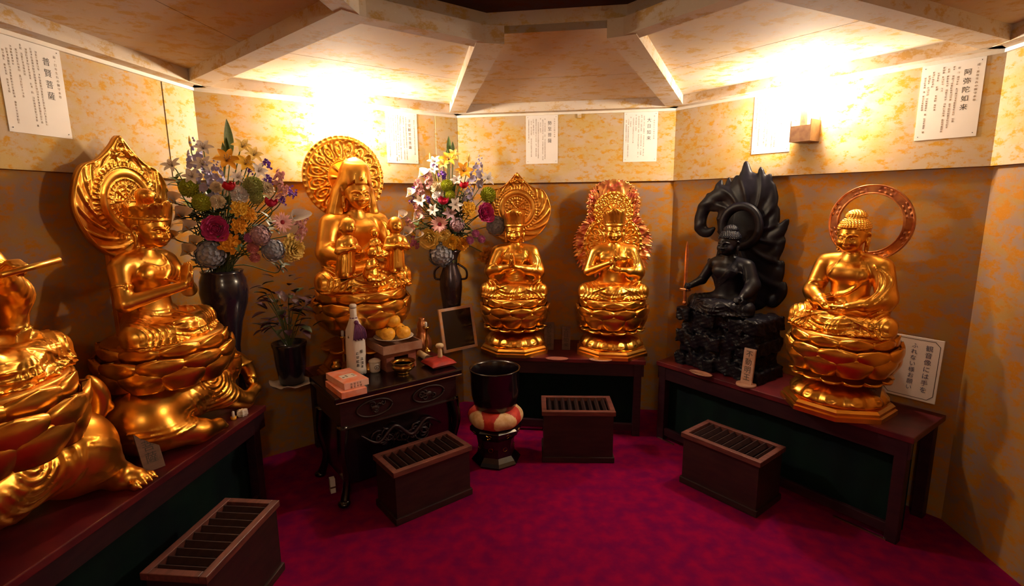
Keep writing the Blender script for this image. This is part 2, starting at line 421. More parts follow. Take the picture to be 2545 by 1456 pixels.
def bun_hair_mesh():
    """combed hair with a tall top knot, worn under a crown"""
    g = SDF((-0.15, -0.16, 0.78), (0.15, 0.19, 1.10), 0.005)
    def cap_fn(X, Y, Z):
        k0 = np.sqrt((X / .112) ** 2 + ((Y - .028) / .132) ** 2 + ((Z - .838) / .110) ** 2)
        return np.maximum((k0 - 1) * .11, (.850 + np.minimum((Y + .09) * -.42, 0.0)) - Z)
    g.put(cap_fn, (-.12, -.12, .76), (.12, .17, .95), 0)
    g.cap((0, .04, .93), (0, .04, .985), .044, .050, .02)
    g.ell((0, .04, 1.015), (.058, .058, .045), .02)
    g.disp((-.14, -.15, .80), (.14, .18, 1.08), lambda X, Y, Z: -.0028 * np.abs(np.sin(np.arctan2(X, Y - .04) * 16 + Z * 0)))
    return g.mesh(0)

def hood_mesh():
    """veil over the head falling to the shoulders, open round the face"""
    g = SDF((-0.24, -0.18, 0.50), (0.24, 0.24, 1.12), 0.006)
    g.ell((0, .035, .89), (.130, .145, .165), 0)
    g.ell((0, .035, .965), (.088, .098, .085), .06)
    for s in (-1, 1):
        g.cap((s * .105, .05, .86), (s * .155, .06, .62), .035, .062, .05)
        g.cap((s * .12, .09, .80), (s * .17, .10, .54), .05, .06, .05)
    g.ell((0, -.10, .79), (.104, .17, .115), .012, sub=True)
    g.ell((0, .0, .80), (.098, .11, .12), .01, sub=True)
    g.ell((0, -.02, .66), (.088, .14, .10), .02, sub=True)
    g.disp((-.24, -.18, .5), (.24, .24, 1.1), lambda X, Y, Z: -.004 * np.maximum(0, np.cos(np.sqrt(X ** 2 + (Y - .02) ** 2) * 95 + Z * 22)) ** 3)
    return g.mesh(1)

def crown_vf(h0=.855, front=.15, side=.07, rx=.122, ry=.136, lobes=9, n=144, nz=22):
    """openwork band crown: taller at the front, scalloped top, embossed scrolls"""
    V = []; F = []
    for j in range(n):
        a = 2 * PI * j / n                      # 0 = front
        f = max(0.0, math.cos(a)); lob = abs(math.cos(a * lobes / 2))
        top = side + (front - side) * f ** 2.0 + .018 * lob
        for side_ in (1, 0):
            for i in range(nz + 1):
                t = i / nz; z = h0 + t * top
                rel = .0045 * max(0, math.sin(a * 22 + 9 * t)) * max(0, math.sin(t * 9)) if 0.16 < t < .95 else 0
                if t < .14: rel = .009 * math.sin(t / .14 * PI) ** .5
                if t < .2 and t >= .14: rel = .003 * max(0, math.cos(a * 40))
                k = (1 + .10 * t) + (rel if side_ else -.006) / rx
                V.append((rx * k * math.sin(a), .025 - ry * k * math.cos(a), z))
    m = 2 * (nz + 1)
    for j in range(n):
        q = (j + 1) % n
        for i in range(nz):
            F.append((j * m + i, q * m + i, q * m + i + 1, j * m + i + 1))
            b = nz + 1
            F.append((q * m + b + i, j * m + b + i, j * m + b + i + 1, q * m + b + i + 1))
        F.append((j * m + nz, q * m + nz, q * m + 2 * nz + 1, j * m + 2 * nz + 1))
        F.append((q * m, j * m, j * m + nz + 1, q * m + nz + 1))
    return V, F

ARMS = {
    'dhyana': [(-1, (-.285, .0, .285), (-.085, -.205, .215)), (1, (.285, .0, .285), (.085, -.205, .215))],
    'anjali': [(-1, (-.300, -.03, .300), (-.030, -.245, .380)), (1, (.300, -.03, .300), (.030, -.245, .380))],
    'fist':   [(-1, (-.300, -.02, .300), (-.045, -.225, .430)), (1, (.300, -.02, .300), (.075, -.215, .345))],
    'hold':   [(-1, (-.285, -.02, .30), (-.16, -.225, .275)), (1, (.285, -.02, .30), (.15, -.22, .29))],
    'rod':    [(-1, (-.300, -.01, .31), (-.26, -.22, .40)), (1, (.270, -.02, .36), (.095, -.190, .510))],
    'sword':  [(-1, (-.320, .0, .33), (-.345, -.20, .275)), (1, (.320, .0, .33), (.31, -.20, .22))],
}

def hand(g, w, d, n, s, curl=0.0, thumb=1.0, L=1.0):
    """w wrist, d pointing direction, n direction the back of the hand faces; four fingers and a thumb"""
    w = Vector(w); d = Vector(d).normalized(); n = Vector(n).normalized(); t = d.cross(n).normalized() * s
    pc = w + d * .045
    for q in (-.021, -.007, .007, .021):
        g.cap(w + t * q * .7, w + d * .075 + t * q, .0165, .014, .008)
    for i, (q, ln) in enumerate(((-.024, .075), (-.008, .086), (.008, .080), (.024, .060))):
        a = w + d * .074 + t * q; ln *= L
        b = a + (d * math.cos(curl) - n * math.sin(curl)) * ln * .5
        c = b + (d * math.cos(curl * 2.3) - n * math.sin(curl * 2.3)) * ln * .5
        g.cap(a, b, .0115, .0105, .0025); g.cap(b, c, .0105, .008, .0025)
    a = w + d * .02 - t * .026; b = a + (d * .6 - t * .5 * thumb - n * .25).normalized() * .045
    c = b + (d * .9 - n * .35 * (1 + curl)).normalized() * .038
    g.cap(a, b, .0145, .012, .006); g.cap(b, c, .012, .009, .003)

def figure_body(pose, robe='both', h=1 / 150, legs=True):
    g = SDF((-.52, -.42, -.03), (.52, .26, .72), h)
    # trunk
    g.ell((0, .06, .13), (.20, .145, .13), 0)
    g.ell((0, .045, .29), (.148, .112, .17), .07)
    g.ell((0, .04, .455), (.178, .118, .135), .06)
    for s in (-1, 1):
        g.ell((s * .080, -.048, .465), (.080, .038, .062), .045)
        g.cap((0, .05, .60), (s * .14, .055, .570), .05, .05, .05)
    g.cap((-.175, .05, .545), (.175, .05, .545), .070, .070, .05)
    g.cap((0, .045, .56), (0, .03, .70), .064, .058, .03)
    # crossed legs
    if legs:
        for s in (-1, 1):
            g.cap((s * .14, .03, .095), (s * .335, -.095, .088), .108, .082, .05)
        g.cap((-.335, -.12, .072), (.05, -.275, .062), .068, .050, .03)
        g.cap((.335, -.12, .080), (-.06, -.255, .100), .068, .048, .025)
        g.ell((0, -.14, .085), (.24, .15, .075), .05)
        g.ell((0, -.09, .015), (.385, .215, .030), .05)
        g.ell((-.10, -.235, .140), (.085, .042, .026), .015, rot=(0, R(-8), R(-14)))
        for i in range(5):
            g.ell((-.185 + .004 * i, -.235 + .016 * (i - 2), .150 - .004 * abs(i - 1)), (.016, .0085, .010), .004)
    # arms
    for s, e, w in ARMS[pose]:
        sh = (s * .222, .05, .522)
        g.cap(sh, e, .066, .054, .035); g.cap(e, w, .054, .034, .02)
    if robe in ('both', 'left'):
        for s, e, w in ARMS[pose]:
            if robe == 'left' and s < 0: continue
            g.cap((s * .215, .055, .53), (e[0] * .98, e[1] + .02, e[2] + .01), .082, .078, .03)
            g.cap((e[0], e[1] + .02, e[2]), (e[0] * .94, .0, .13), .074, .05, .05, sq=(.75, 1.25, 1))
            m = [(e[i] * .45 + w[i] * .55) for i in range(3)]
            g.cap((e[0], e[1] + .0, e[2]), (m[0], m[1], m[2] - .012), .066, .056, .03)
    # robe folds over the legs: rings round the shins and swags between them
    if legs:
        def folds(X, Y, Z):
            q = np.abs(X) - 7.0 * (Z - .085) ** 2 - .25 * np.maximum(-Y - .16, 0)
            msk = np.clip((np.abs(X) - .15) / .06, 0, 1) * np.clip((.235 - Z) / .03, 0, 1) * np.clip((.02 - Y) / .05, 0, 1) * np.clip((.40 - np.abs(X)) / .05, 0.15, 1)
            a = -.0075 * np.maximum(0, np.cos(2 * PI * q / .047)) ** 4 * msk
            rr = np.sqrt(X ** 2 + (Z - .42) ** 2 + (Y + .12) ** 2 * .35)
            m2 = np.clip((.20 - np.abs(X)) / .06, 0, 1) * np.clip((.145 - Z) / .03, 0, 1) * np.clip((-.12 - Y) / .05, 0, 1)
            return a - .0075 * np.maximum(0, np.cos(2 * PI * rr / .040)) ** 4 * m2
        g.disp((-.46, -.40, -.02), (.46, .1, .26), folds)
        g.disp((-.46, -.40, -.03), (.46, .2, .06), lambda X, Y, Z: -.012 * np.maximum(0, np.cos(np.arctan2(X, -Y - .02) * 11)) * np.clip((.055 - Z) / .05, 0, 1))
    if legs and robe in ('both', 'left'):
        for s in (-1, 1):
            for i in range(5):
                a = .018 * i
                g.fold([(s * (.015 + a), .168 - .2 * a), (s * (.10 + a * 1.2), .150 - .55 * a), (s * (.20 + a), .128 - .95 * a), (s * (.30 + a * .5), .118 - 1.15 * a)], .0062, .006)
        for o in (-.03, -.012, .008, .03):
            g.fold([(.07 + o * .4, .150), (.045 + o, .105), (.03 + o * 1.4, .06), (.035 + o * 2.0, .012)], .0080, .007)
    # robe over chest
    if robe == 'both':
        for o in (0, .020, .040):
            g.fold([(.085 + o, .585), (.098 + o * .7, .48), (.075 + o * .6, .38), (.0, .315 - o * .5), (-.11, .285 - o * .6), (-.16, .29 - o)], .0080, .008)
        g.fold([(-.075, .590), (-.105, .50), (-.150, .42), (-.175, .37)], .009, .007)
        g.fold([(-.16, .37), (-.235, .385), (-.30, .36)], .009, .006)
        for o in (0, .035, .07):
            g.fold([(.19 + o * .5, .56 - o * .3), (.235 + o, .46), (.235 + o, .36), (.18 + o, .25)], .0085, .008)
        for o in (0, .03): g.fold([(-.11 + o, .245 - o * .6), (0, .228 - o * .5), (.11 - o, .245 - o * .6)], .007, .008)
    elif robe == 'left':
        for o in (0, .018, .036, .055):
            g.fold([(.075 + o, .585), (.06 + o, .49), (.0 + o, .41 - o * .3), (-.08 + o * .5, .355 - o), (-.15, .31 - o)], .0078, .008)
        g.fold([(.055, .50), (.15, .475), (.235, .455)], .008, .006)
        for o in (0, .04): g.fold([(.20 + o, .55), (.24 + o, .44), (.22 + o, .33)], .008, .008)
    elif robe == 'bare':
        for o in (0, .016): g.fold([(.10, .585 - o), (.06, .48 - o), (-.02, .40 - o), (-.13, .34 - o)], .0075, .008)
        g.fold([(-.115, .575), (-.06, .525), (0, .508), (.06, .525), (.115, .575)], .008, .006)
        for i in range(7):
            x = -.09 + .03 * i; z = .505 + .055 * (x / .1) ** 2; y = g.front(x, z)
            if y is not None: g.ell((x, y, z - .012), (.010, .007, .012), .004)
        for s in (-1, 1):
            e = ARMS[pose][0 if s < 0 else 1][1]
            c = [s * .222 * .45 + e[0] * .55, .05 * .45 + e[1] * .55, .522 * .45 + e[2] * .55]
            ax = Vector((e[0] - s * .222, e[1] - .05, e[2] - .522)).normalized(); u = ax.orthogonal().normalized(); v = ax.cross(u)
            g.chain([Vector(c) + (u * math.cos(t) + v * math.sin(t)) * .061 for t in np.linspace(0, 2 * PI, 15)], .0085, .005)
            g.ell((c[0] + s * .02, c[1] - .055, c[2] + .012), (.018, .012, .024), .006)
        for o in (0, .022, .044): g.fold([(-.15, .215 - o * .3), (-.05, .195 - o), (.05, .195 - o), (.15, .215 - o * .3)], .008, .008)
        # sash hanging over the crossed legs
        for o in (-.014, 0, .014): g.fold([(.035 + o, .235), (.038 + o, .16), (.032 + o * 1.5, .09), (.03 + o * 1.8, .03)], .0085, .007)
    # hands
    if pose == 'dhyana':
        for s, z in ((-1, .196), (1, .214)):
            for q in (-.018, -.006, .006, .018):
                g.cap((s * .085, -.205 + q, z), (-s * .02, -.232 + q * 1.4, z + .002), .0155, .0115, .006)
            g.cap((s * .05, -.215, z + .014), (s * .012, -.232, z + .034), .0125, .009, .006)
    elif pose == 'anjali':
        for s in (-1, 1): hand(g, (s * .024, -.248, .385), (-s * .06, -.16, 1), (s, -.1, 0), s, .02, .2)
    elif pose == 'fist':
        hand(g, (-.030, -.228, .430), (.35, -.25, 1), (-.7, -.7, 0), -1, .95, .3)
        g.cap((-.004, -.262, .50), (.004, -.262, .585), .0125, .009, .004)
        hand(g, (.045, -.225, .350), (-.9, -.35, .45), (.1, -1, .2), 1, .95, .3)
        g.cap((.0, -.258, .40), (.0, -.26, .445), .013, .011, .005)
    elif pose == 'hold':
        for s, e, w in ARMS[pose]: hand(g, w, (-s * .8, -.45, .1), (0, -.75, -.4), s, .5)
    elif pose == 'rod':
        hand(g, (.095, -.190, .510), (0, -.85, .50), (0, .50, .85), 1, 1.05)
        hand(g, (-.26, -.22, .40), (0, -.6, .8), (0, .8, .5), -1, .25)
    elif pose == 'sword':
        hand(g, (-.345, -.20, .275), (-.1, -.9, .1), (-1, 0, .2), -1, 1.2)
        hand(g, (.31, -.20, .22), (0, -1, 0), (0, 0, 1), 1, 1.0)
    return g.mesh(1)

_HEAD = {}
def figure_vf(pose, robe, S, tilt=.10, h=1 / 150):
    if 'h' not in _HEAD: _HEAD['h'] = head_mesh()
    hv, hf = _HEAD['h']; hv = tilt_head(hv, tilt)
    bv, bf = figure_body(pose, robe, h)
    V, F = joinvf((bv, bf), (hv, hf)); return V * S, F

def tilt_head(V, a):
    """nod the head forward about the base of the neck"""
    V = np.array(V, dtype=float); z0 = .63; y0 = .04
    w = np.clip((V[:, 2] - z0) / .06, 0, 1); A = a * w
    y = V[:, 1] - y0; z = V[:, 2] - z0
    V2 = V.copy(); V2[:, 1] = y0 + y * np.cos(A) - z * np.sin(A); V2[:, 2] = z0 + y * np.sin(A) + z * np.cos(A)
    return V2

# ------------------------------------------------------------------ lotus thrones, halos
def petal_vf(L, W, r0, flare, cup=.25, thk=.006, nu=8, nv=14, tip=.25):
    """one lotus petal, base at radius r0, rising L, opening by flare; faces -Y"""
    V = []; F = []
    for side in (0, 1):
        for i in range(nv + 1):
            t = i / nv
            rr = r0 + flare * math.sin(t * PI * .5) ** 1.2 + (.25 * flare * max(0, (t - .8) / .2) ** 2)
            w = W * (.60 + .40 * math.sin(t / .7 * PI * .5)) if t < .7 else W * max(.10, max(0, 1 - ((t - .7) / .3) ** 2.6) ** .5)
            for j in range(nu + 1):
                u = -1 + 2 * j / nu
                bul = cup * W * (1 - u * u) * (1 - .75 * t ** 3) - (.10 * W * (1 if abs(u) > .8 else 0))
                rad = rr + bul - (thk if side else 0)
                zz = L * t + tip * L * .12 * max(0, (t - .8) / .2) - .03 * L * u * u
                V.append((w * u, -rad, zz))
    m = (nv + 1) * (nu + 1); k = nu + 1
    for i in range(nv):
        for j in range(nu):
            a = i * k + j; F.append((a, a + 1, a + k + 1, a + k)); b = m + a; F.append((b, b + k, b + k + 1, b + 1))
    for i in range(nv):
        for j in (0, nu):
            a = i * k + j; F.append((a, a + k, m + a + k, m + a) if j == 0 else (a + k, a, m + a, m + a + k))
    for j in range(nu):
        F.append((j + 1, j, m + j, m + j + 1)); a = nv * k + j; F.append((a, a + 1, m + a + 1, m + a))
    return V, F

def lotus(parent, z0, z1, rad, mats, rows=((0.0, .90, 10, 0), (.27, 1.0, 10, .5), (.54, .97, 10, 0)), oval=1.0):
    """seat disc (mesh) with its petals as sub-parts; rows = (drop of the tips, radius, count, phase)"""
    H = z1 - z0
    prof = [(rad * .36, z0), (rad * .58, z0 + H * .10), (rad * .70, z0 + H * .40), (rad * .78, z0 + H * .75), (rad * .82, z1 - .010), (rad * .80, z1 - .003), (rad * .5, z1), (0, z1)]
    V, F = lathe_vf(prof, 40)
    disc = obj('lotus_throne', V, F, mats[0], parent)
    for ri, (dr, k, n, ph) in enumerate(rows):
        L = H * .56; W = rad * k * PI / n * 1.12; fl = rad * .14
        pv, pf = petal_vf(L, W, rad * k - fl - .26 * W, fl, .32)
        me = None
        for j in range(n):
            a = 2 * PI * (j + ph) / n
            if me is None:
                o = obj('lotus_petal', pv, pf, mats[1], disc); me = o.data
            else: o = inst('lotus_petal', me, disc)
            o.location = (0, 0, z1 - .008 - H * dr - L); o.rotation_euler = (0, 0, a)
    if oval != 1.0: disc.scale = (oval, 1, 1)
    return disc

def pedestal(parent, H, rad, m1, m2):
    """octagonal foot, down-turned lotus, waist and scalloped dish"""
    mb = MB()
    q = rad * .93
    oct_ = lambda r, z: [(r * math.cos(PI / 8 + i * PI / 4), r * math.sin(PI / 8 + i * PI / 4), z) for i in range(8)]
    lv = [(q, 0), (q, .022), (q * .955, .026), (q * .955, .040), (q * .90, .052), (q * .3, .053)]
    V = []; F = []
    for r, z in lv: V += oct_(r / math.cos(PI / 8), z)
    for i in range(len(lv) - 1):
        for j in range(8): k = (j + 1) % 8; F.append((i * 8 + j, i * 8 + k, i * 8 + 8 + k, i * 8 + 8 + j))
    F.append(tuple(range(8))[::-1]); F.append(tuple(range(len(lv) * 8 - 8, len(lv) * 8)))
    foot = obj('pedestal_foot', V, F, m1, parent, smooth=False)
    hh = H
    prof = [(q * .86, .052), (q * .875, .062), (q * .84, .085), (q * .74, .112), (q * .58, .130), (q * .46, .137), (q * .3, .138)]
    fine = [spl for spl in spline([(p[0], 0, p[1]) for p in prof], 5)]
    def carve(a, i, r, z):
        t = (z - .052) / .086; u = (a * 12 / (2 * PI)) % 1.0 - .5
        bul = .016 * max(0, 1 - (abs(u) * 2.1) ** 2) * math.sin(min(1, max(0, t * 1.1)) * PI) ** .6
        sw = .006 * math.cos(math.hypot(u * 2, (t - .45) * 1.5) * 16) * math.exp(-3 * math.hypot(u * 1.6, t - .45))
        return r + bul + sw, z
    V, F = lathe_vf([(p.x, p.z) for p in fine], 144, carve)
    obj('carved_lotus_base', V, F, m1, parent)
    mb.lathe([(q * .42, .136), (q * .42, .150), (q * .36, .160), (q * .36, hh - .04), (q * .48, hh - .015), (q * .45, hh + .02)], 40)
    mb.build('waist', m2, parent, smooth=True)
    def scal(a, i, r, z): 
        s = abs(math.cos(a * 7)); k = 1 - .10 * (1 - s) ** 2
        return r * k if i in (1, 2, 3, 4) else r, z + (.012 * (1 - s) if i in (2, 3) else 0)
    V, F = lathe_vf([(q * .38, .160), (q * .72, .158), (q * .96, .172), (q * .97, .180), (q * .90, .184), (q * .6, .192), (q * .36, .198)], 168, scal)
    obj('scalloped_dish', V, F, m1, parent)

def halo_vf(outline, c0, relief, thk=.018, nt=220, ns=56, hole=0.0):
    """relief plate in the XZ plane facing -Y; outline = closed list of (x, z); c0 = fan centre; hole = inner fraction left open"""
    pts = spline([(p[0], 0, p[1]) for p in outline + [outline[0]]], 14)[:-1]
    L = [0]
    for i in range(len(pts)): L.append(L[-1] + (pts[(i + 1) % len(pts)] - pts[i]).length)
    per = []
    for q in range(nt):
        d = L[-1] * q / nt
        i = max(k for k in range(len(pts)) if L[k] <= d + 1e-9); f = (d - L[i]) / max(1e-9, L[i + 1] - L[i])
        per.append(pts[i].lerp(pts[(i + 1) % len(pts)], f))
    V = []; F = []
    for q in range(nt):
        for i in range(ns + 1):
            s = hole + (1 - hole) * i / ns
            x = c0[0] + (per[q].x - c0[0]) * s; z = c0[1] + (per[q].z - c0[1]) * s
            V.append((x, -thk / 2 - relief(x, z, s), z))
    for q in range(nt):
        for i in range(ns + 1):
            s = hole + (1 - hole) * i / ns
            V.append((c0[0] + (per[q].x - c0[0]) * s, thk / 2, c0[1] + (per[q].z - c0[1]) * s))
    m = nt * (ns + 1); k = ns + 1
    for q in range(nt):
        w = (q + 1) % nt
        for i in range(ns):
            if hole > 0 or i > 0:
                F.append((q * k + i, q * k + i + 1, w * k + i + 1, w * k + i)); F.append((m + q * k + i, m + w * k + i, m + w * k + i + 1, m + q * k + i + 1))
            else:
                F.append((q * k, q * k + 1, w * k + 1)); F.append((m + q * k, m + w * k + 1, m + q * k + 1))
        F.append((q * k + ns, m + q * k + ns, m + w * k + ns, w * k + ns))
        if hole > 0: F.append((q * k, w * k, m + w * k, m + q * k))
    return V, F

def ridge(v, p=3): return max(0.0, math.cos(v)) ** p

def teardrop(w, zc, tip):
    """flame-jewel outline around (0, zc) of half width w and given tip height"""
    H = [(0, tip), (.06 * w, tip - .05 * w), (.20 * w, tip - .21 * w), (.46 * w, tip - .42 * w), (.78 * w, zc + .52 * w), (.97 * w, zc + .12 * w), (.98 * w, zc - .22 * w), (.80 * w, zc - .60 * w), (.48 * w, zc - .88 * w), (0, zc - 1.0 * w)]
    return H + [(-x, z) for x, z in H[-2:0:-1]]

def flame_relief(w, zc, r0, A=1.0):
    def f(x, z, s):
        dx, dz = x, z - zc; r = math.hypot(dx, dz); a = math.atan2(abs(dx), dz)
        if s > .975: return .010 * A
        if r < r0 * .45:
            return A * (.006 * ridge((r / r0) * 60, 4) + .008 * ridge(a * 8, 2) * (1 if r0 * .12 < r < r0 * .42 else .2))
        if r < r0 * .62: return A * (.010 if r > r0 * .585 or r < r0 * .475 else .002 + .005 * ridge(a * 26, 2))
        if r < r0 * .90: return A * (.004 + .008 * math.sin((r / r0 - .62) / .28 * PI))
        if r < r0 * .94: return A * .013
        if r < r0 * 1.06: return A * (.003 + .010 * ridge(a * 46, 2))
        u = (r - r0 * 1.06) / w
        px, pz = abs(dx) / w, (z - (zc + r0 * 1.38)) / w
        fl = math.hypot(px * 1.1, pz)
        if fl < .26:
            lob = ridge(math.atan2(px, pz) * 3, 2)
            return A * (.004 + .016 * lob * math.sin(min(1, fl / .26) * PI) ** .7 + .007 * ridge(fl * 60, 4))
        th = a + .9 * math.log(max(r / r0, 1.0)) * 2.2
        curl = ridge(th * 15.0, 3) * min(1, u * 7 + .15)
        hook = ridge(math.hypot(((th * 15 / (2 * PI)) % 1 - .5) * 1.2, (u - .09) * 7) * 9, 2) * math.exp(-((u - .09) / .07) ** 2)
        return A * (.002 + .011 * curl + .007 * hook)
    return f
# ------------------------------------------------------------------ room plan: an eight-sided chapel, camera just inside its near side
KA = (-1.723, 2.947); KB = (-.395, 3.962); KC = (1.153, 3.742); KD = (2.134, 2.353)
KE = (1.97, .45); KF = (.95, -.85); KG = (-.85, -.80); KH = (-1.935, .75)
CORN = [KH, KA, KB, KC, KD, KE, KF, KG]
NAMES = ['left', 'back_left', 'back', 'back_right', 'right', 'front_right', 'front', 'front_left']
CEN = (.08, 1.35)
Z_SPLIT = 1.735; Z_TOP = 2.22; Z_PANEL = 2.285; Z_CEN = 2.37

class Wall:
    def __init__(s, a, b):
        s.a = Vector((a[0], a[1])); s.b = Vector((b[0], b[1])); d = s.b - s.a; s.len = d.length; s.t = d.normalized()
        s.n = Vector((s.t.y, -s.t.x)); s.rz = math.atan2(s.t.y, s.t.x)      # local -Y faces into the room
    def at(s, q, off, z): p = s.a + s.t * q + s.n * off; return (p.x, p.y, z)
    def q_of(s, x, y): return (Vector((x, y)) - s.a).dot(s.t)
WALL = {n: Wall(CORN[i], CORN[(i + 1) % 8]) for i, n in enumerate(NAMES)}

def room():
    for n, w in WALL.items():
        def bx(q0, q1, o0, o1, z0, z1):
            mb = MB(); P = [w.at(q, o, z) for z in (z0, z1) for q, o in ((q0, o0), (q1, o0), (q1, o1), (q0, o1))]
            mb.add(P, [(0, 3, 2, 1), (4, 5, 6, 7), (0, 1, 5, 4), (1, 2, 6, 5), (2, 3, 7, 6), (3, 0, 4, 7)]); return mb
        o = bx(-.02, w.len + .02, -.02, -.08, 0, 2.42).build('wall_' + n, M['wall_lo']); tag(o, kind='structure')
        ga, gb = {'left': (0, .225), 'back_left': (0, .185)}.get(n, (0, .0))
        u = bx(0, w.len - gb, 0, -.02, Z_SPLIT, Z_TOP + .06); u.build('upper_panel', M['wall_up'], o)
        if gb: 
            c = bx(w.len - gb + .003, w.len, .004, -.02, Z_SPLIT, Z_TOP + .06); c.build('corner_board', M['strip'], o)
        c = bx(.0, w.len, .014, -.002, Z_TOP - .012, Z_TOP + .004).build('trim_%d' % (NAMES.index(n) + 1), M['white_trim']); tag(c, kind='structure')
    # floor
    V = [(x * 1.03, y * 1.03, 0) for x, y in CORN]; n = len(V)
    V += [(x, y, -.04) for x, y, z in V]
    F = [tuple(range(n))[::-1], tuple(range(n, 2 * n))] + [(i, (i + 1) % n, n + (i + 1) % n, n + i) for i in range(n)]
    tag(obj('floor', V, F, M['carpet'], smooth=False), kind='structure')
    # ceiling: sloping field of boards between beams, raised dark octagon in the middle
    ring = [(CEN[0] + (x - CEN[0]) * .365, CEN[1] + (y - CEN[1]) * .365) for x, y in CORN]
    mb = MB()
    for i in range(8):
        j = (i + 1) % 8; a, b, c, d = CORN[i], CORN[j], ring[j], ring[i]
        # each field is two boards with a fine joint parallel to the wall
        for f0, f1 in ((-.02, .500), (.503, 1.0)):
            q = [(p[0] + (r[0] - p[0]) * f, p[1] + (r[1] - p[1]) * f) for p, r, f in ((a, d, f0), (b, c, f0), (b, c, f1), (a, d, f1))]
            V = [(x, y, z) for z in (Z_PANEL, Z_PANEL + .03) for x, y in q]
            mb.add(V, [(0, 1, 2, 3), (4, 7, 6, 5), (0, 4, 5, 1), (1, 5, 6, 2), (2, 6, 7, 3), (3, 7, 4, 0)])
    ce = mb.build('ceiling', M['ceil']); tag(ce, kind='structure')
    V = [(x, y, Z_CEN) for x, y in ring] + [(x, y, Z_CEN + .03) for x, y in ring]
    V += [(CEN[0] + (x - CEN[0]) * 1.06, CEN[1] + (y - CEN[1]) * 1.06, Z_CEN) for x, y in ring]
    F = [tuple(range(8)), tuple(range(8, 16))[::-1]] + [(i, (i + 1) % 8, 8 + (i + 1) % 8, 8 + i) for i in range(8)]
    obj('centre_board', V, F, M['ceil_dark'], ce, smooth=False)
    V = [(x, y, Z_PANEL) for x, y in ring] + [(x, y, Z_CEN + .01) for x, y in ring]
    obj('centre_upstand', V, [(i, (i + 1) % 8, 8 + (i + 1) % 8, 8 + i) for i in range(8)], M['ceil'], ce, smooth=False)
    def beam(p, q, w, z0, z1, name, no, shift=0):
        p = Vector(p); q = Vector(q); t = (q - p).normalized(); s = Vector((-t.y, t.x))
        P = [(p + s * (shift - w / 2)), (q + s * (shift - w / 2)), (q + s * (shift + w / 2)), (p + s * (shift + w / 2))]
        V = [(v.x, v.y, z) for z in (z0, z1) for v in P]
        o = obj('trim_%d' % no, V, [(0, 3, 2, 1), (4, 5, 6, 7), (0, 1, 5, 4), (1, 2, 6, 5), (2, 3, 7, 6), (3, 0, 4, 7)], M['beam'], smooth=False); tag(o, kind='structure')
    no = 9
    for i in range(8):
        a = CORN[i]; b = CORN[(i + 1) % 8]
        beam(a, b, .085, Z_TOP + .004, Z_PANEL + .01, '', no, -.0425 + .0); no += 1            # along the wall
    for i in range(8):
        v = Vector((ring[i][0] - CORN[i][0], ring[i][1] - CORN[i][1])); e = Vector(CORN[i]) + v * 1.055; s0 = Vector(CORN[i]) + v * .03
        beam(s0, e, .115, Z_TOP + .006, Z_PANEL + .01, '', no); no += 1                           # up each corner
        if NAMES[i] != 'back':
            beam(ring[i], ring[(i + 1) % 8], .075, Z_TOP + .008, Z_PANEL + .01, '', no, -.0375); no += 1   # round the middle
    # sprinkler head
    t = thing('ceiling_sprinkler', 'small pale sprinkler head fixed to the dark middle of the ceiling', 'sprinkler', (.36, 2.02, Z_CEN))
    mb = MB(); mb.lathe([(.0, .001), (.022, .0), (.022, -.006), (.010, -.010), (.010, -.022), (0, -.022)], 16); mb.build('body', M['white_trim'], t, True)
    mb = MB(); mb.lathe([(.0, -.036), (.015, -.036), (.015, -.033), (.0, -.033)], 16); mb.tube([(.008, 0, -.02), (.010, 0, -.034)], .002, 6); mb.tube([(-.008, 0, -.02), (-.010, 0, -.034)], .002, 6); mb.build('deflector', M['steel'], t)
    # small cable clip under the trim of the back wall
    w = WALL['back']; t = thing('cable_clip', 'small pale clip under the trim between two white posters on the back wall', 'clip', w.at(w.q_of(.493, 3.836), 0, 2.196), w.rz)
    mb = MB(); mb.box((-.014, -.012, -.014), (.014, -.0005, .014), bev=.003); mb.build('clip_body', M['beam'], t)
    # carpet edge strips seen on the right (bright metal rails at the foot of the ledge) are built with the ledges

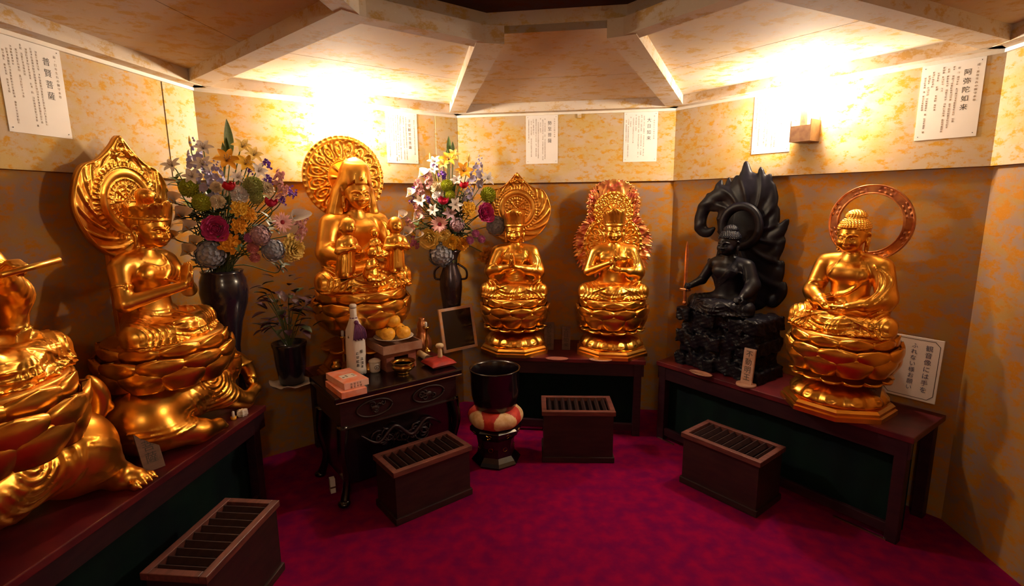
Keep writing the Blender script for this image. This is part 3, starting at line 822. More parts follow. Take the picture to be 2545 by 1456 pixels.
# ------------------------------------------------------------------ ledges the statues stand on
def ledge(wn, q0, q1, depth, label, legs, railq=None):
    w = WALL[wn]; t = thing('statue_ledge', label, 'ledge', w.at(q0, 0, 0), w.rz, None)
    L = q1 - q0
    mb = MB(); mb.box((0, -depth, LEDGE - .030), (L, .018, LEDGE), bev=.004); mb.build('top', M['ledgetop'], t)
    mb = MB(); mb.box((.01, -depth + .010, LEDGE - .115), (L - .01, -depth + .034, LEDGE - .030)); mb.build('apron', M['ledgeframe'], t)
    mb = MB()
    n = max(12, int(L * 26)); V = []; F = []
    for i in range(n + 1):
        x = .02 + (L - .04) * i / n; y = -depth + .075 + .007 * math.sin(i * 1.7) + .004 * math.sin(i * 0.6)
        V += [(x, y, .05), (x, y, LEDGE - .04)]
    for i in range(n): F.append((2 * i, 2 * i + 2, 2 * i + 3, 2 * i + 1))
    V2 = [(x, y + .004, z) for x, y, z in V]; m = len(V); V += V2; F += [tuple(m + a for a in f[::-1]) for f in F]
    obj('curtain', V, F, M['green'], t)
    for x in legs:
        mb = MB(); mb.box((x - .026, -depth + .008, 0), (x + .026, -depth + .060, LEDGE - .03), bev=.004); mb.build('leg', M['ledgeframe'], t)
    for x in (legs[0], legs[-1]):
        mb = MB(); mb.box((x - .026, -.055, 0), (x + .026, -.004, LEDGE - .03), bev=.004); mb.build('leg', M['ledgeframe'], t)
    mb = MB(); mb.box((legs[0], -depth + .016, .035), (legs[-1], -depth + .040, .085), bev=.003); mb.build('rail', M['ledgeframe'], t)
    for a, b in (railq or []):
        mb = MB(); mb.box((a, -depth + .004, .001), (b, -depth + .015, .009)); mb.build('metal_edge', M['steel'], t)
    return t

def ledges():
    ledge('left', .12, WALL['left'].len - .30, .435, 'long dark red ledge under the two gold statues at the left wall', [.05, 1.70])
    ledge('back_left', .46, WALL['back_left'].len - .38, .40, 'dark ledge behind the carved altar table, under the hooded gold statue', [.05, .75])
    w = WALL['back']; ledge('back', .33, w.len - .20, .47, 'plum coloured ledge under the two matching gold statues on the back wall', [.05, w.len - .58])
    w = WALL['back_right']; ledge('back_right', .24, w.len - .03, .405, 'plum coloured ledge under the black statue and the ring-halo statue', [.045, w.len - .315], [(.03, .16), (w.len - .56, w.len - .33)])

# ------------------------------------------------------------------ writing
def text_mesh(name, body, size, mat, parent, loc, vertical=True, line=1.12, align='CENTER', depth=.0002):
    c = bpy.data.curves.new('txt', 'FONT'); c.size = size; c.align_x = align; c.align_y = 'TOP'; c.space_line = line
    c.body = '\n'.join(body) if vertical else body
    c.extrude = depth; c.resolution_u = 3
    o = bpy.data.objects.new('txt', c); COL.objects.link(o)
    me = bpy.data.meshes.new_from_object(o.evaluated_get(bpy.context.evaluated_depsgraph_get()))
    bpy.data.objects.remove(o); bpy.data.curves.remove(c)
    me.name = name; me.materials.clear(); me.materials.append(mat)
    return inst(name, me, parent, loc, (PI / 2, 0, 0))

def scribble(name, cols, size, mat, parent, y, seed):
    """columns of print too small to read: (x, z_top, z_bottom)"""
    r = random.Random(seed); mb = MB()
    for x, zt, zb in cols:
        z = zt
        while z > zb:
            if r.random() < .10: z -= size; continue
            s = size * r.uniform(.78, .95); k = r.randint(2, 4)
            for i in range(k):
                zz = z - s * (i + .3) / k; w = s * r.uniform(.3, .5)
                mb.box((x - w, y - .0003, zz - size * .055), (x + w, y, zz + size * .055))
            for i in range(r.randint(1, 2)):
                xx = x + s * r.uniform(-.35, .35); mb.box((xx - size * .055, y - .0003, z - s * r.uniform(.7, .95)), (xx + size * .055, y, z - s * .05))
            z -= size * 1.04
    return mb.build(name, mat, parent)

def poster(wn, q, title, side, label, W=.232, H=.342, z1=2.212, tsz=.030, gap=1.36, body=None, seed=1):
    w = WALL[wn]
    t = thing('wall_poster', label, 'poster', w.at(q, .0, z1 - H), w.rz, 'explanatory posters above the statues')
    mb = MB(); mb.box((-W / 2, -.0025, 0), (W / 2, -.0003, H)); mb.build('sheet', M['paper'], t)
    y = -.0027
    text_mesh('heading', title, tsz, M['ink'], t, (W * .245, y, H * .865), line=gap)
    if side: text_mesh('side_line', side, .0115, M['ink_soft'], t, (W * .395, y, H * .915), line=1.30)
    scribble('body_print', body, .0098, M['ink_soft'], t, y, seed)
    mb = MB()
    for sx in (-1, 1):
        for zz in (.016, H - .016):
            mb.add([(sx * (W / 2 - .014) + .0022 * math.cos(a) , y - .0006, zz + .0022 * math.sin(a)) for a in np.linspace(0, 2 * PI, 9)[:-1]], [tuple(range(8))])
    mb.build('pins', M['ink'], t)
    return t

def posters():
    L = WALL
    def cols(W, H, spec): return [(W * a, H * b, H * c) for a, b, c in spec]
    W, H = .232, .342
    A = cols(W, H, [(.10, .91, .12), (.02, .93, .14), (-.06, .91, .10), (-.14, .94, .62), (-.22, .88, .40), (-.30, .90, .70), (-.365, .86, .10), (-.43, .84, .42)])
    B = cols(W, H, [(.10, .92, .10), (.03, .90, .07), (-.04, .93, .62), (-.11, .88, .12), (-.18, .92, .15), (-.26, .92, .60), (-.33, .88, .16), (-.41, .91, .45)])
    poster('left', L['left'].q_of(-1.855, 2.075), '普賢菩薩', '辰・巳年生れの御守本尊', 'white poster cut by the left edge of the photo, high on the left wall', body=A, seed=3, W=.245, tsz=.031)
    poster('back_left', L['back_left'].q_of(-.753, 3.70), '子安観世音菩薩', None, 'white poster with a seven-character heading between the hooded statue and the corner', body=cols(W, H, [(.40, .86, .18), (.13, .90, .07), (.05, .92, .07), (-.03, .92, .78), (-.06, .90, .07), (-.13, .93, .05), (-.20, .92, .06), (-.27, .92, .42), (-.34, .90, .60), (-.41, .88, .12)]), seed=5, tsz=.0235, gap=1.25)
    poster('back', L['back'].q_of(.228, 3.874), '勢至菩薩', '午年生れの御守本尊', 'white poster above the left one of the two matching gold statues on the back wall', body=B, seed=7)
    poster('back', L['back'].q_of(.918, 3.775), '大日如来', '未・申年生れの御守本尊', 'white poster above and right of the red-flamed halo on the back wall', body=A, seed=9)
    poster('back_right', L['back_right'].q_of(1.547, 3.177), '不動明王', '酉年生れの御守本尊', 'white poster beside the glaring lamp, above the black statue', body=B, seed=11)
    poster('back_right', L['back_right'].q_of(2.03, 2.50), '阿弥陀如来', '戌・亥年生れの御守本尊', 'white poster at the far right, above the ring-halo statue', body=A, seed=13, tsz=.029, gap=1.30)
    # notice standing behind the last ledge
    w = L['back_right']
    t = thing('notice_board', 'cream calligraphy notice with a black notched border leaning by the right wall', 'sign', w.at(w.q_of(2.005, 2.487), .035, .600), w.rz)
    t.rotation_euler = (R(-5), 0, w.rz)
    W, H = .232, .315
    mb = MB(); mb.box((-W / 2, -.004, 0), (W / 2, .004, H), bev=.001); mb.build('board', M['paper'], t)
    y = -.0044
    mb = MB(); e = .012; c = .022
    P = [(-W / 2 + e + c, e), (W / 2 - e - c, e), (W / 2 - e - c * .4, e + c * .6), (W / 2 - e, e + c), (W / 2 - e, H - e - c), (W / 2 - e - c * .4, H - e - c * .6), (W / 2 - e - c, H - e), (-W / 2 + e + c, H - e), (-W / 2 + e + c * .4, H - e - c * .6), (-W / 2 + e, H - e - c), (-W / 2 + e, e + c), (-W / 2 + e + c * .4, e + c * .6)]
    for i in range(len(P)):
        a = Vector((P[i][0], y, P[i][1])); b = Vector((P[(i + 1) % len(P)][0], y, P[(i + 1) % len(P)][1])); d = (b - a).normalized(); n = Vector((-d.z, 0, d.x)) * .0013
        a -= d * .001; b += d * .001
        mb.add([a - n, b - n, b + n, a + n], [(0, 1, 2, 3)])
    mb.build('border', M['ink'], t)
    for s, x, z, sz in (('観音像には手を', .062, H - .035, .031), ('ふれない様お願い', .002, H - .032, .027), ('申します', -.058, H - .032, .030)):
        text_mesh('writing', s, sz, M['navy_ink'], t, (x, y, z), line=1.12 if len(s) < 8 else 1.13)
    # name plaques in front of the statues
    def plaque(wn, x, y, txt, W, H, mat, label, lean, base=None, yaw=0):
        w = L[wn]; t = thing('name_plaque', label, 'plaque', (x, y, LEDGE + .0005), w.rz + yaw, 'name plaques on the ledges')
        t.rotation_euler = (R(-lean), 0, w.rz + yaw)
        mb = MB(); mb.box((-W / 2, -.006, .0), (W / 2, .006, H), bev=.0015); mb.build('slat', mat, t)
        if txt: text_mesh('writing', txt, W * .62, M['ink'], t, (0, -.0064, H * .94), line=(H * .86 / len(txt)) / (W * .62) * .98)
        if base:
            b = MB(); b.lathe([(0, .0), (base * .98, .0), (base, .004), (base * .97, .012), (0, .0125)], 32); b.build('foot', M['tray'], t, True).rotation_euler = (R(lean), 0, 0)
        return t
    plaque('back_right', 1.343, 2.830, '不動明王', .068, .215, M['plaque'], 'pale pinkish name plaque in front of the black statue', 6, .055)
    plaque('back_right', 1.742, 2.392, '阿弥陀如来', .075, .235, M['plaque_dark'], 'brown name plaque leaning at the right foot of the ring-halo statue', 12)
    plaque('back', .385, 3.585, '大日如来', .060, .170, M['plaque_dark'], 'small dark name plaque left of the red-flamed statue', 8)
    plaque('back', .262, 3.592, '勢至菩薩', .070, .200, M['plaque_dark'], 'brown name plaque at the right foot of the statue beside the flowers', 8)
    plaque('left', -1.455, 1.935, '普賢菩薩', .075, .235, M['plaque_dark'], 'dark name plaque leaning between the two gold statues at the left', 22, yaw=R(-28))
    # flat oval offering trays along the front edges
    for i, (x, y, wn, lab) in enumerate(((.300, 3.36, 'back', 'oval wooden tray in front of the statue beside the flowers'), (.590, 3.325, 'back', 'oval wooden tray in front of the red-flamed statue'),
                                         (1.155, 3.03, 'back_right', 'oval wooden tray in front of the black statue'), (1.50, 2.555, 'back_right', 'oval wooden tray at the left foot of the ring-halo statue'))):
        w = L[wn]; t = thing('offering_tray', lab, 'tray', (x, y, LEDGE + .0005), w.rz, 'oval trays on the ledges')
        sc = lambda a, k, r, z: (r, z)
        V, F = lathe_vf([(0, 0), (.052, 0), (.060, .008), (.056, .009), (.049, .004), (0, .004)], 36)
        obj('dish', [(a * 1.28, b * .62, c) for a, b, c in V], F, M['tray'] if i != 0 else M['blue_grey'], t)
# ------------------------------------------------------------------ the seven statues
def statue(wn, x, y, label):
    return thing('seated_statue', label, 'statue', (x, y, LEDGE), WALL[wn].rz)

def put_body(t, pose, robe, S, seat, mat, tilt=.10, x=0, y=0, h=1 / 150):
    V, F = figure_vf(pose, robe, S, tilt, h)
    V = V + np.array([x, y, seat]); return obj('body', V, F, mat, t)

def put_on_head(name, vf, t, S, seat, mat, tilt=.10, parent=None, x=0, y=0):
    V, F = vf; V = tilt_head(np.array(V), tilt) * S + np.array([x, y, seat]); return obj(name, V, F, mat, parent or t)

def circle(r, cx, cz, n=32, rz=None): return [(cx + r * math.sin(2 * PI * i / n), cz + (rz or r) * math.cos(2 * PI * i / n)) for i in range(n)]

def disc_relief(c, r0, A=1.0, beads=90):
    def f(x, z, s):
        dx, dz = x - c[0], z - c[1]; r = math.hypot(dx, dz) / r0; a = math.atan2(dx, dz)
        if r > .93: return A * (.003 + .009 * ridge(a * beads / 2, 1))
        if r > .885: return A * .011
        if r > .44:
            u = (r - .44) / .445
            g = math.sin(a * 9 + 7 * u) * math.sin(a * 9 - 7 * u + 1.0)
            sw = ridge(math.hypot(((a * 8 / PI) % 1 - .5) * 3.0, (u - .5) * 2.4) * 8, 2)
            return A * (.003 + .008 * sw + .006 * max(0, g))
        if r > .40: return A * .010
        return A * (.002 + .009 * ridge(a * 8, 2) * math.sin(min(1, r / .40) * PI))
    return f

def elephant(t, mat):
    """white-elephant mount lying along the ledge, head towards +X"""
    g = SDF((-.42, -.27, -.01), (.56, .22, .42), .0062)
    g.ell((-.02, .0, .190), (.27, .135, .135), 0)
    g.ell((-.20, -.01, .160), (.135, .140, .150), .05)
    g.ell((.18, -.0, .185), (.13, .13, .13), .05)
    g.cap((-.20, -.10, .11), (-.07, -.165, .065), .078, .055, .03)            # hind leg folded under
    g.cap((-.09, -.165, .055), (.025, -.178, .042), .048, .036, .02)
    for i in range(4): g.ell((.045 - .004 * i, -.205 + .014 * i, .028 + .004 * (i % 2)), (.016, .010, .016), .004)
    g.cap((.20, -.09, .12), (.30, -.135, .055), .070, .046, .03)               # fore leg stretched forward
    g.cap((.30, -.135, .052), (.405, -.130, .078), .042, .032, .02)
    g.ell((.415, -.128, .080), (.030, .032, .030), .01)
    g.ell((.325, -.01, .265), (.095, .085, .100), .04)                          # head, ears, trunk, tusks
    g.ell((.345, -.01, .330), (.050, .060, .035), .03)
    g.ell((.265, -.105, .245), (.060, .018, .095), .015, rot=(R(10), R(14), R(-18)))
    g.ell((.265, .085, .245), (.060, .018, .095), .015, rot=(R(-10), R(14), R(18)))
    tr = spline([(.395, -.02, .265), (.450, -.045, .215), (.470, -.065, .150), (.455, -.085, .105), (.425, -.098, .120)], 6)
    g.chain([tuple(p) for p in tr], [.046 - .030 * i / (len(tr) - 1) for i in range(len(tr))], .012)
    for s in (-1, 1): g.cap((.400, s * .045 - .02, .215), (.475, s * .055 - .035, .225), .013, .006, .005)
    for s in (-1, 1): g.ell((.385, s * .062 - .015, .280), (.014, .010, .010), .004)
    # harness bands and the draped saddle cloth
    for o in (0, .022, .044): g.fold([(-.33, .120 + o), (-.22, .112 + o), (-.10, .125 + o), (-.03, .145 + o)], .0075, .005)
    for i in range(7):
        r_ = .040 + .026 * i
        g.fold([(.11 + r_ * .92 * math.sin(a), .275 - r_ * 1.02 * math.cos(a)) for a in np.linspace(-1.35, 1.35, 7)], .0095, .006)
    for o in range(4): g.fold([(-.045 + .016 * o, .290), (-.020 + .018 * o, .225), (.03 + .020 * o, .165 - .01 * o)], .0085, .005)
    for o in range(3): g.fold([(.245 + .018 * o, .275), (.255 + .018 * o, .18), (.250 + .02 * o, .09)], .0080, .005)
    V, F = g.mesh(1); V[:, 2] *= .94; e = obj('elephant_mount', V, F, mat, t)
    # rosette tassel with a scrolled ribbon on the saddle
    mb = MB()
    for i in range(14):
        a = PI * (i / 13.0) + PI
        c = (.085 + .030 * math.cos(a), -.150, .300 + .030 * math.sin(a))
        d = (.085 + .052 * math.cos(a), -.146, .300 + .052 * math.sin(a))
        mb.tube([c, ((c[0] + d[0]) / 2, -.162, (c[2] + d[2]) / 2), d], [.004, .0075, .004], 6)
    for i in range(12):
        a = 2 * PI * i / 12; mb.tube([(.112 + .010 * math.cos(a), -.158, .302 + .010 * math.sin(a)), (.112 + .026 * math.cos(a), -.156, .302 + .026 * math.sin(a))], [.003, .005], 5)
    mb.ball((.112, -.160, .302), .010, 6)
    P = spline([(.095, -.160, .275), (.075, -.166, .300), (.085, -.168, .328), (.120, -.166, .342), (.165, -.160, .330), (.215, -.155, .308), (.265, -.150, .295), (.300, -.140, .300)], 6)
    mb.tube(P, .0035, 6); mb.build('saddle_rosette', mat, e, True)
    return e

def lion(t, mat):
    """mount at the left edge: rounded haunch, clawed paw, raised tail, cloth with curled folds; head towards -X"""
    g = SDF((-.50, -.24, -.01), (.50, .22, .50), .0065)
    g.ell((-.02, .0, .20), (.28, .125, .13), 0)
    g.ell((.265, -.015, .185), (.150, .140, .155), .05)
    g.cap((.28, -.06, .14), (.36, -.095, .055), .085, .052, .03)
    g.cap((.355, -.095, .045), (.375, -.150, .035), .046, .040, .02)
    for i in range(4): g.ell((.335 + .026 * i, -.185 + .004 * abs(i - 1.5), .028), (.0145, .022, .020), .005)
    for i in range(4): g.cap((.335 + .026 * i, -.203, .024), (.335 + .026 * i, -.213, .012), .006, .003, .002)
    for o in (0, .017, .034): g.fold([(.17 + o * .3, .285 - o), (.25, .262 - o), (.33, .205 - o), (.385, .15 - o)], .007, .005)
    for o in (0, .014): g.fold([(.24, .10 - o), (.32, .115 - o), (.40, .145 - o)], .0065, .005)
    g.cap((-.24, -.06, .14), (-.30, -.13, .05), .08, .05, .03); g.cap((-.30, -.13, .045), (-.30, -.19, .035), .045, .038, .02)
    g.ell((-.38, -.02, .30), (.105, .105, .110), .05); g.ell((-.45, -.03, .265), (.045, .06, .05), .03)
    for i in range(12):
        a = 2 * PI * i / 12; g.ell((-.33, -.02 + .105 * math.cos(a), .30 + .11 * math.sin(a)), (.035, .028, .028), .012)
    for i in range(6):
        r_ = .030 + .026 * i
        g.fold([(.04 + r_ * 1.0 * math.sin(a) + .02, .270 - r_ * 1.15 * math.cos(a)) for a in np.linspace(-1.2, 1.45, 7)], .010, .006)
    for o in range(3): g.fold([(.155 + .014 * o, .29), (.150 + .018 * o, .20), (.120 + .02 * o, .11)], .0085, .005)
    V, F = g.mesh(1); e = obj('lion_mount', V, F, mat, t)
    g = SDF((.32, -.09, .20), (.50, .12, .50), .006)
    tl = spline([(.37, .03, .24), (.415, .02, .27), (.430, .01, .32), (.415, .0, .38), (.395, .0, .425)], 5)
    g.chain([tuple(p) for p in tl], [.020 + .022 * math.sin(PI * min(1, i / (len(tl) - 1) * 1.0)) - .012 * (i / (len(tl) - 1)) for i in range(len(tl))], .01)
    g.ell((.455, .0, .285), (.022, .022, .022), .01)
    V, F = g.mesh(1); obj('tail', V, F, mat, e)
    return e

def child_vf(H, lean=0.0, seated=False, h=.026):
    g = SDF((-.36, -.40, -.02), (.36, .26, 1.06), h * .62)
    top = .10 if not seated else .25
    g.cap((0, .02, top), (0, .0, .60), .155 if not seated else .22, .115, 0)
    g.ell((0, -.0, .56), (.155, .11, .10), .06)
    g.cap((0, 0, .62), (0, 0, .70), .05, .05, .02)
    for s in (-1, 1):
        g.cap((s * .14, 0, .585), (s * .20, -.04, .44), .060, .055, .03)
        g.cap((s * .20, -.05, .44), (s * .035, -.17, .47), .062, .035, .02)
        g.ell((s * .015, -.19, .48), (.025, .03, .035), .01)
        if not seated:
            g.cap((s * .065, -.01, .30), (s * .07, -.0, .05), .075, .060, .03); g.ell((s * .075, -.07, .025), (.045, .085, .030), .02)
        else:
            g.cap((s * .12, -.02, .20), (s * .25, -.20, .14), .12, .10, .04); g.cap((s * .24, -.22, .12), (-s * .02, -.28, .09), .085, .06, .03)
    g.ell((0, -.01, .835), (.135, .145, .150), .01); g.ell((0, -.05, .785), (.115, .10, .095), .04)
    for s in (-1, 1):
        g.ell((s * .14, .0, .80), (.022, .032, .050), .01)
        g.ell((s * .050, -.150, .815), (.034, .022, .014), .012, sub=True)
        g.ell((s * .050, -.128, .812), (.027, .018, .012), .004)
    g.cap((0, -.145, .815), (0, -.165, .778), .013, .018, .012)
    g.cap((-.028, -.142, .742), (.028, -.142, .742), .011, .011, .008)
    g.disp((-.36, -.40, 0), (.36, .26, .52), lambda X, Y, Z: -.013 * np.maximum(0, np.cos(np.arctan2(X, -Y + .02) * 12)) ** 2 * np.clip((.50 - Z) / .1, 0, 1))
    for o in (0, .035): g.fold([(.10 + o, .64), (.02 + o, .54), (-.10 + o, .46)], .015, .01)
    V, F = g.mesh(1); V = V * H
    V[:, 0] += lean * V[:, 2]
    return V, F

def flame_plate(t, mat):
    """black carved flames round the black statue, traced as tapering tongues; local X along the wall"""
    U = lambda px: (px - 1830) * .00256 - .055
    Z = lambda py: 1.82 - (py - 405) * .00249 - LEDGE
    g = SDF((-.42, -.02, .30), (.32, .30, 1.30), .0075)
    Y = .165
    def ch(P, r, k=.02, y=Y):
        q = spline([(U(a), y, Z(b)) for a, b in P], 6); n = len(q) - 1
        rs = [float(np.interp(i / n, np.linspace(0, 1, len(r)), r)) for i in range(n + 1)]
        g.chain([tuple(p) for p in q], rs, k, sq=(1, .62, 1))
    g.ell((U(1842), Y, Z(545)), (.190, .032, .215), 0)
    g.ell((U(1852), Y, Z(680)), (.225, .034, .24), .05)
    g.ell((U(1845), Y, Z(475)), (.12, .030, .10), .04)
    ch([(1850, 480), (1840, 440), (1835, 402)], [.060, .034, .004])
    ch([(1830, 500), (1795, 478), (1762, 486), (1733, 510), (1719, 545), (1724, 573), (1744, 580), (1761, 567)], [.030, .046, .044, .040, .040, .036, .026, .006], .012)
    ch([(1800, 520), (1775, 512), (1752, 515)], [.032, .030, .022], .012)
    ch([(1750, 500), (1743, 492), (1738, 480)], [.022, .016, .003]); ch([(1768, 487), (1767, 468), (1773, 445)], [.026, .020, .003])
    ch([(1795, 480), (1794, 462), (1793, 440)], [.024, .014, .003]); ch([(1815, 470), (1812, 450), (1815, 438)], [.024, .013, .003])
    for P, r in (([(1866, 470), (1864, 450), (1856, 433)], .028), ([(1878, 480), (1878, 450), (1873, 420)], .034), ([(1888, 490), (1893, 462), (1896, 436)], .032), ([(1900, 520), (1908, 490), (1905, 458)], .032),
                 ([(1905, 560), (1916, 540), (1920, 514)], .030), ([(1905, 590), (1930, 570), (1946, 541)], .036), ([(1912, 640), (1930, 610), (1940, 585)], .032), ([(1920, 700), (1935, 670), (1942, 640)], .034),
                 ([(1895, 610), (1915, 600), (1928, 605)], .035), ([(1925, 740), (1945, 715), (1950, 690)], .034), ([(1775, 690), (1758, 670), (1752, 650)], .028)):
        ch(P, [r, r * .7, .003])
    g.disp((-.42, -.02, .3), (.32, .16, 1.3), lambda X, Y_, Z_: -.008 * np.maximum(0, np.cos(np.arctan2(X - U(1842), Z_ - Z(560)) * 13 + 26 * np.sqrt((X - U(1842)) ** 2 + (Z_ - Z(560)) ** 2))) ** 2 * np.clip((.17 - Y_) / .02, 0, 1))
    V, F = g.mesh(1); obj('flame_halo', V, F, mat, t)
    V, F = lathe_vf([(.10, -.006), (.135, -.010), (.150, .0), (.135, .010), (.10, .006), (.10, -.006)], 48)
    obj('halo_ring', [(a, .118 - c, b + Z(560)) for a, b, c in V], F, mat, t).location = (U(1842), 0, 0)

def statues():
    G, GD = M['gold'], M['gold_dull']
    # 1 leftmost, cut by the frame
    t = statue('left', -1.625, 1.452, 'gold statue cut off by the left edge of the photo, riding a crouching animal')
    S = .655; seat = .538
    put_body(t, 'rod', 'both', S, seat, G)
    put_on_head('hair', bun_hair_mesh(), t, S, seat, G); put_on_head('crown', crown_vf(), t, S, seat, G)
    lotus(t, .335, .536, .285, (GD, G), oval=1.10)
    lion(t, G)
    mb = MB(); mb.tube([(-.010, -.205, .868), (.075, -.205, .880), (.165, -.205, .892)], .0095, 10); mb.build('held_rod', G, t, True)
    zc = 1.12; V, F = halo_vf(teardrop(.245, zc, 1.42), (0, zc), flame_relief(.245, zc, .150)); obj('halo', V, F, GD, t, loc=(.03, .165, 0))
    mb = MB(); mb.box((-.03, .150, .32), (.03, .172, .90), bev=.004); mb.build('halo_post', GD, t)
    # 2 praying on an elephant
    t = statue('left', -1.568, 2.215, 'gold statue with praying hands riding a kneeling elephant, flame-tipped halo')
    S = .612; seat = .480
    put_body(t, 'anjali', 'bare', S, seat, G, tilt=.16, x=.015)
    put_on_head('hair', bun_hair_mesh(), t, S, seat, G, .16, x=.015); put_on_head('crown', crown_vf(front=.13, side=.075), t, S, seat, G, .16, x=.015)
    lotus(t, .315, .490, .275, (GD, G), oval=1.10).location = (.042, 0, 0)
    elephant(t, G).location = (.048, 0, 0)
    zc = 1.075; V, F = halo_vf(teardrop(.258, zc, 1.355), (0, zc), flame_relief(.255, zc, .160)); obj('halo', V, F, G, t, loc=(.090, .150, 0))
    mb = MB(); mb.box((-.03, .150, .32), (.03, .172, .95), bev=.004); mb.build('halo_post', GD, t)
    # 3 hooded, with children
    t = statue('back_left', -.945, 3.195, 'hooded gold statue holding small children, round beaded halo, between the flower vases')
    S = .735; seat = .543
    put_body(t, 'hold', 'both', S, seat, G, tilt=.12, h=1 / 165)
    hd = put_on_head('hood', hood_mesh(), t, S, seat, G, .12)
    mb = MB()
    V, F = box_vf((-.052, -.118, .868), (.052, -.085, .955), .008); V = [(x * (1 + (z - .868) * -1.6), y + (z - .868) * .25, z) for x, y, z in V]
    mb.add(V, F); mb.ball((0, -.118, .91), (.016, .008, .020), 8); mb.cur = 0
    put_on_head('headdress', (mb.V, mb.F), t, S, seat, G, .12)
    lotus(t, .345, .541, .315, (GD, G))
    pedestal(t, .345, .30, GD, M['bronze_red'])
    c = (0, 1.215); V, F = halo_vf(circle(.255, 0, 1.215), c, disc_relief(c, .255)); obj('halo', V, F, G, t, loc=(-.005, .165, 0))
    mb = MB(); mb.box((-.035, .150, .53), (.035, .174, 1.05), bev=.004); mb.build('halo_post', GD, t)
    for x, y, z, H, lean, st, rz, lab in ((-.165, -.205, .640, .345, .10, False, 20, 'largest child, standing at the left knee'), (.155, -.185, .640, .340, .02, False, -6, 'child standing at the right knee'),
                                          (.020, -.215, .735, .175, -.05, True, 10, 'smallest child seated in the lap'), (-.045, -.275, .600, .21, .10, True, 25, 'child crouching at the front')):
        V, F = child_vf(H, lean, st); o = obj('child_figure', V, F, G, t, loc=(x, y, z), rot=(0, 0, R(rz))); o['label'] = lab
    # 4 praying, partly behind the right bouquet
    t = statue('back', .022, 3.642, 'gold statue with praying hands and tall crown, partly behind the right-hand bouquet')
    S = .575; seat = .398
    put_body(t, 'anjali', 'both', S, seat, G, tilt=.08)
    put_on_head('hair', bun_hair_mesh(), t, S, seat, G, .08); put_on_head('crown', crown_vf(front=.185, side=.13, lobes=7), t, S, seat, G, .08)
    lotus(t, .225, .396, .262, (GD, G)); pedestal(t, .225, .258, G, M['bronze_red'])
    zc = 1.005; V, F = halo_vf(teardrop(.245, zc, 1.262), (0, zc), flame_relief(.245, zc, .150)); obj('halo', V, F, GD, t, loc=(0, .165, 0))
    mb = MB(); mb.box((-.03, .150, .24), (.03, .172, .90), bev=.004); mb.build('halo_post', GD, t)
    # 5 double halo with reddish openwork flames
    t = statue('back', .703, 3.548, 'gold statue with clasped fists and a reddish flame-edged double halo')
    put_body(t, 'fist', 'left', S, seat, G, tilt=.06)
    put_on_head('hair', bun_hair_mesh(), t, S, seat, G, .06); put_on_head('crown', crown_vf(front=.19, side=.12, lobes=7), t, S, seat, G, .06)
    lotus(t, .225, .396, .262, (GD, G)); pedestal(t, .225, .258, G, M['bronze_red'])
    ol = []
    base = spline([(p[0], 0, p[1] - LEDGE) for p in ((0, 1.745), (.07, 1.735), (.145, 1.69), (.185, 1.60), (.180, 1.50), (.215, 1.44), (.262, 1.37), (.278, 1.29), (.268, 1.20), (.225, 1.11), (.12, 1.05), (0, 1.03))], 7)
    k = 0
    for i in range(len(base) - 1):
        p = base[i]; d = (base[i + 1] - p).normalized(); n = Vector((-d.z, 0, d.x)) * -1
        f = (.022 if i % 2 else -.010) * (1 if 2 < i < len(base) - 6 else .3)
        ol.append((p.x + n.x * f, p.z + n.z * f + (.016 if i % 2 else 0)))
    ol = ol + [(-x, z) for x, z in ol[::-1] if x > .004]
    def fr(x, z, s):
        a = math.atan2(abs(x), z - .80); r = math.hypot(x, z - .80)
        return .003 + .009 * ridge(a * 17 + 30 * r, 2) + .006 * ridge(a * 11 - 38 * r, 3)
    V, F = halo_vf(ol, (0, .80), fr, thk=.010, nt=320, ns=40); obj('flame_border', V, F, M['gold_red'], t, loc=(0, .172, 0))
    c = (0, .755); V, F = halo_vf(circle(.205, 0, .755), c, disc_relief(c, .205, .8, 70), thk=.012); obj('body_halo', V, F, G, t, loc=(0, .158, 0))
    c = (0, .982); V, F = halo_vf(circle(.138, 0, .982), c, disc_relief(c, .138, .8, 56), thk=.012); obj('head_halo', V, F, G, t, loc=(0, .150, 0))
    mb = MB(); mb.box((-.03, .150, .24), (.03, .172, .70), bev=.004); mb.build('halo_post', GD, t)
    # 6 black statue in flames on a rock
    t = statue('back_right', 1.330, 3.115, 'black carved statue with sword and curling flames on a rock base')
    B = M['black_wood']; S = .53; seat = .375
    put_body(t, 'sword', 'left', S, seat, B, tilt=.05, x=-.02)
    put_on_head('hair', hair_curl_mesh(), t, S, seat, B, .05, x=-.02)
    flame_plate(t, B)
    g = SDF((-.40, -.22, -.01), (.40, .22, .42), .0075); rr = random.Random(4)
    for z, a_, f_, n in ((.045, .285, -.120, 8), (.115, .25, -.105, 7), (.185, .275, -.125, 7), (.255, .245, -.110, 6), (.325, .275, -.130, 6)):
        for i in range(n):
            x0 = -a_ + 2 * a_ * (i + .5) / n; w_ = a_ / n * rr.uniform(1.0, 1.35); zz = z + rr.uniform(-.014, .014); ff = f_ + rr.uniform(-.015, .018)
            cx, cy, cz, hx, hy, hz = x0, (ff + .16) / 2, zz, w_, (.16 - ff) / 2, .043
            rot = rr.uniform(-.16, .16)
            def fn(X, Y, Z, c=(cx, cy, cz), e=(hx, hy, hz), t_=rot):
                x = X - c[0]; z_ = Z - c[2] - x * t_; q = [np.abs(x) - e[0] + .012, np.abs(Y - c[1]) - e[1] + .012, np.abs(z_) - e[2] + .012]
                return np.sqrt(np.maximum(q[0], 0) ** 2 + np.maximum(q[1], 0) ** 2 + np.maximum(q[2], 0) ** 2) + np.minimum(np.maximum(np.maximum(q[0], q[1]), q[2]), 0) - .012
            g.put(fn, (cx - hx, cy - hy, cz - hz - .03), (cx + hx, cy + hy, cz + hz + .03), .006)
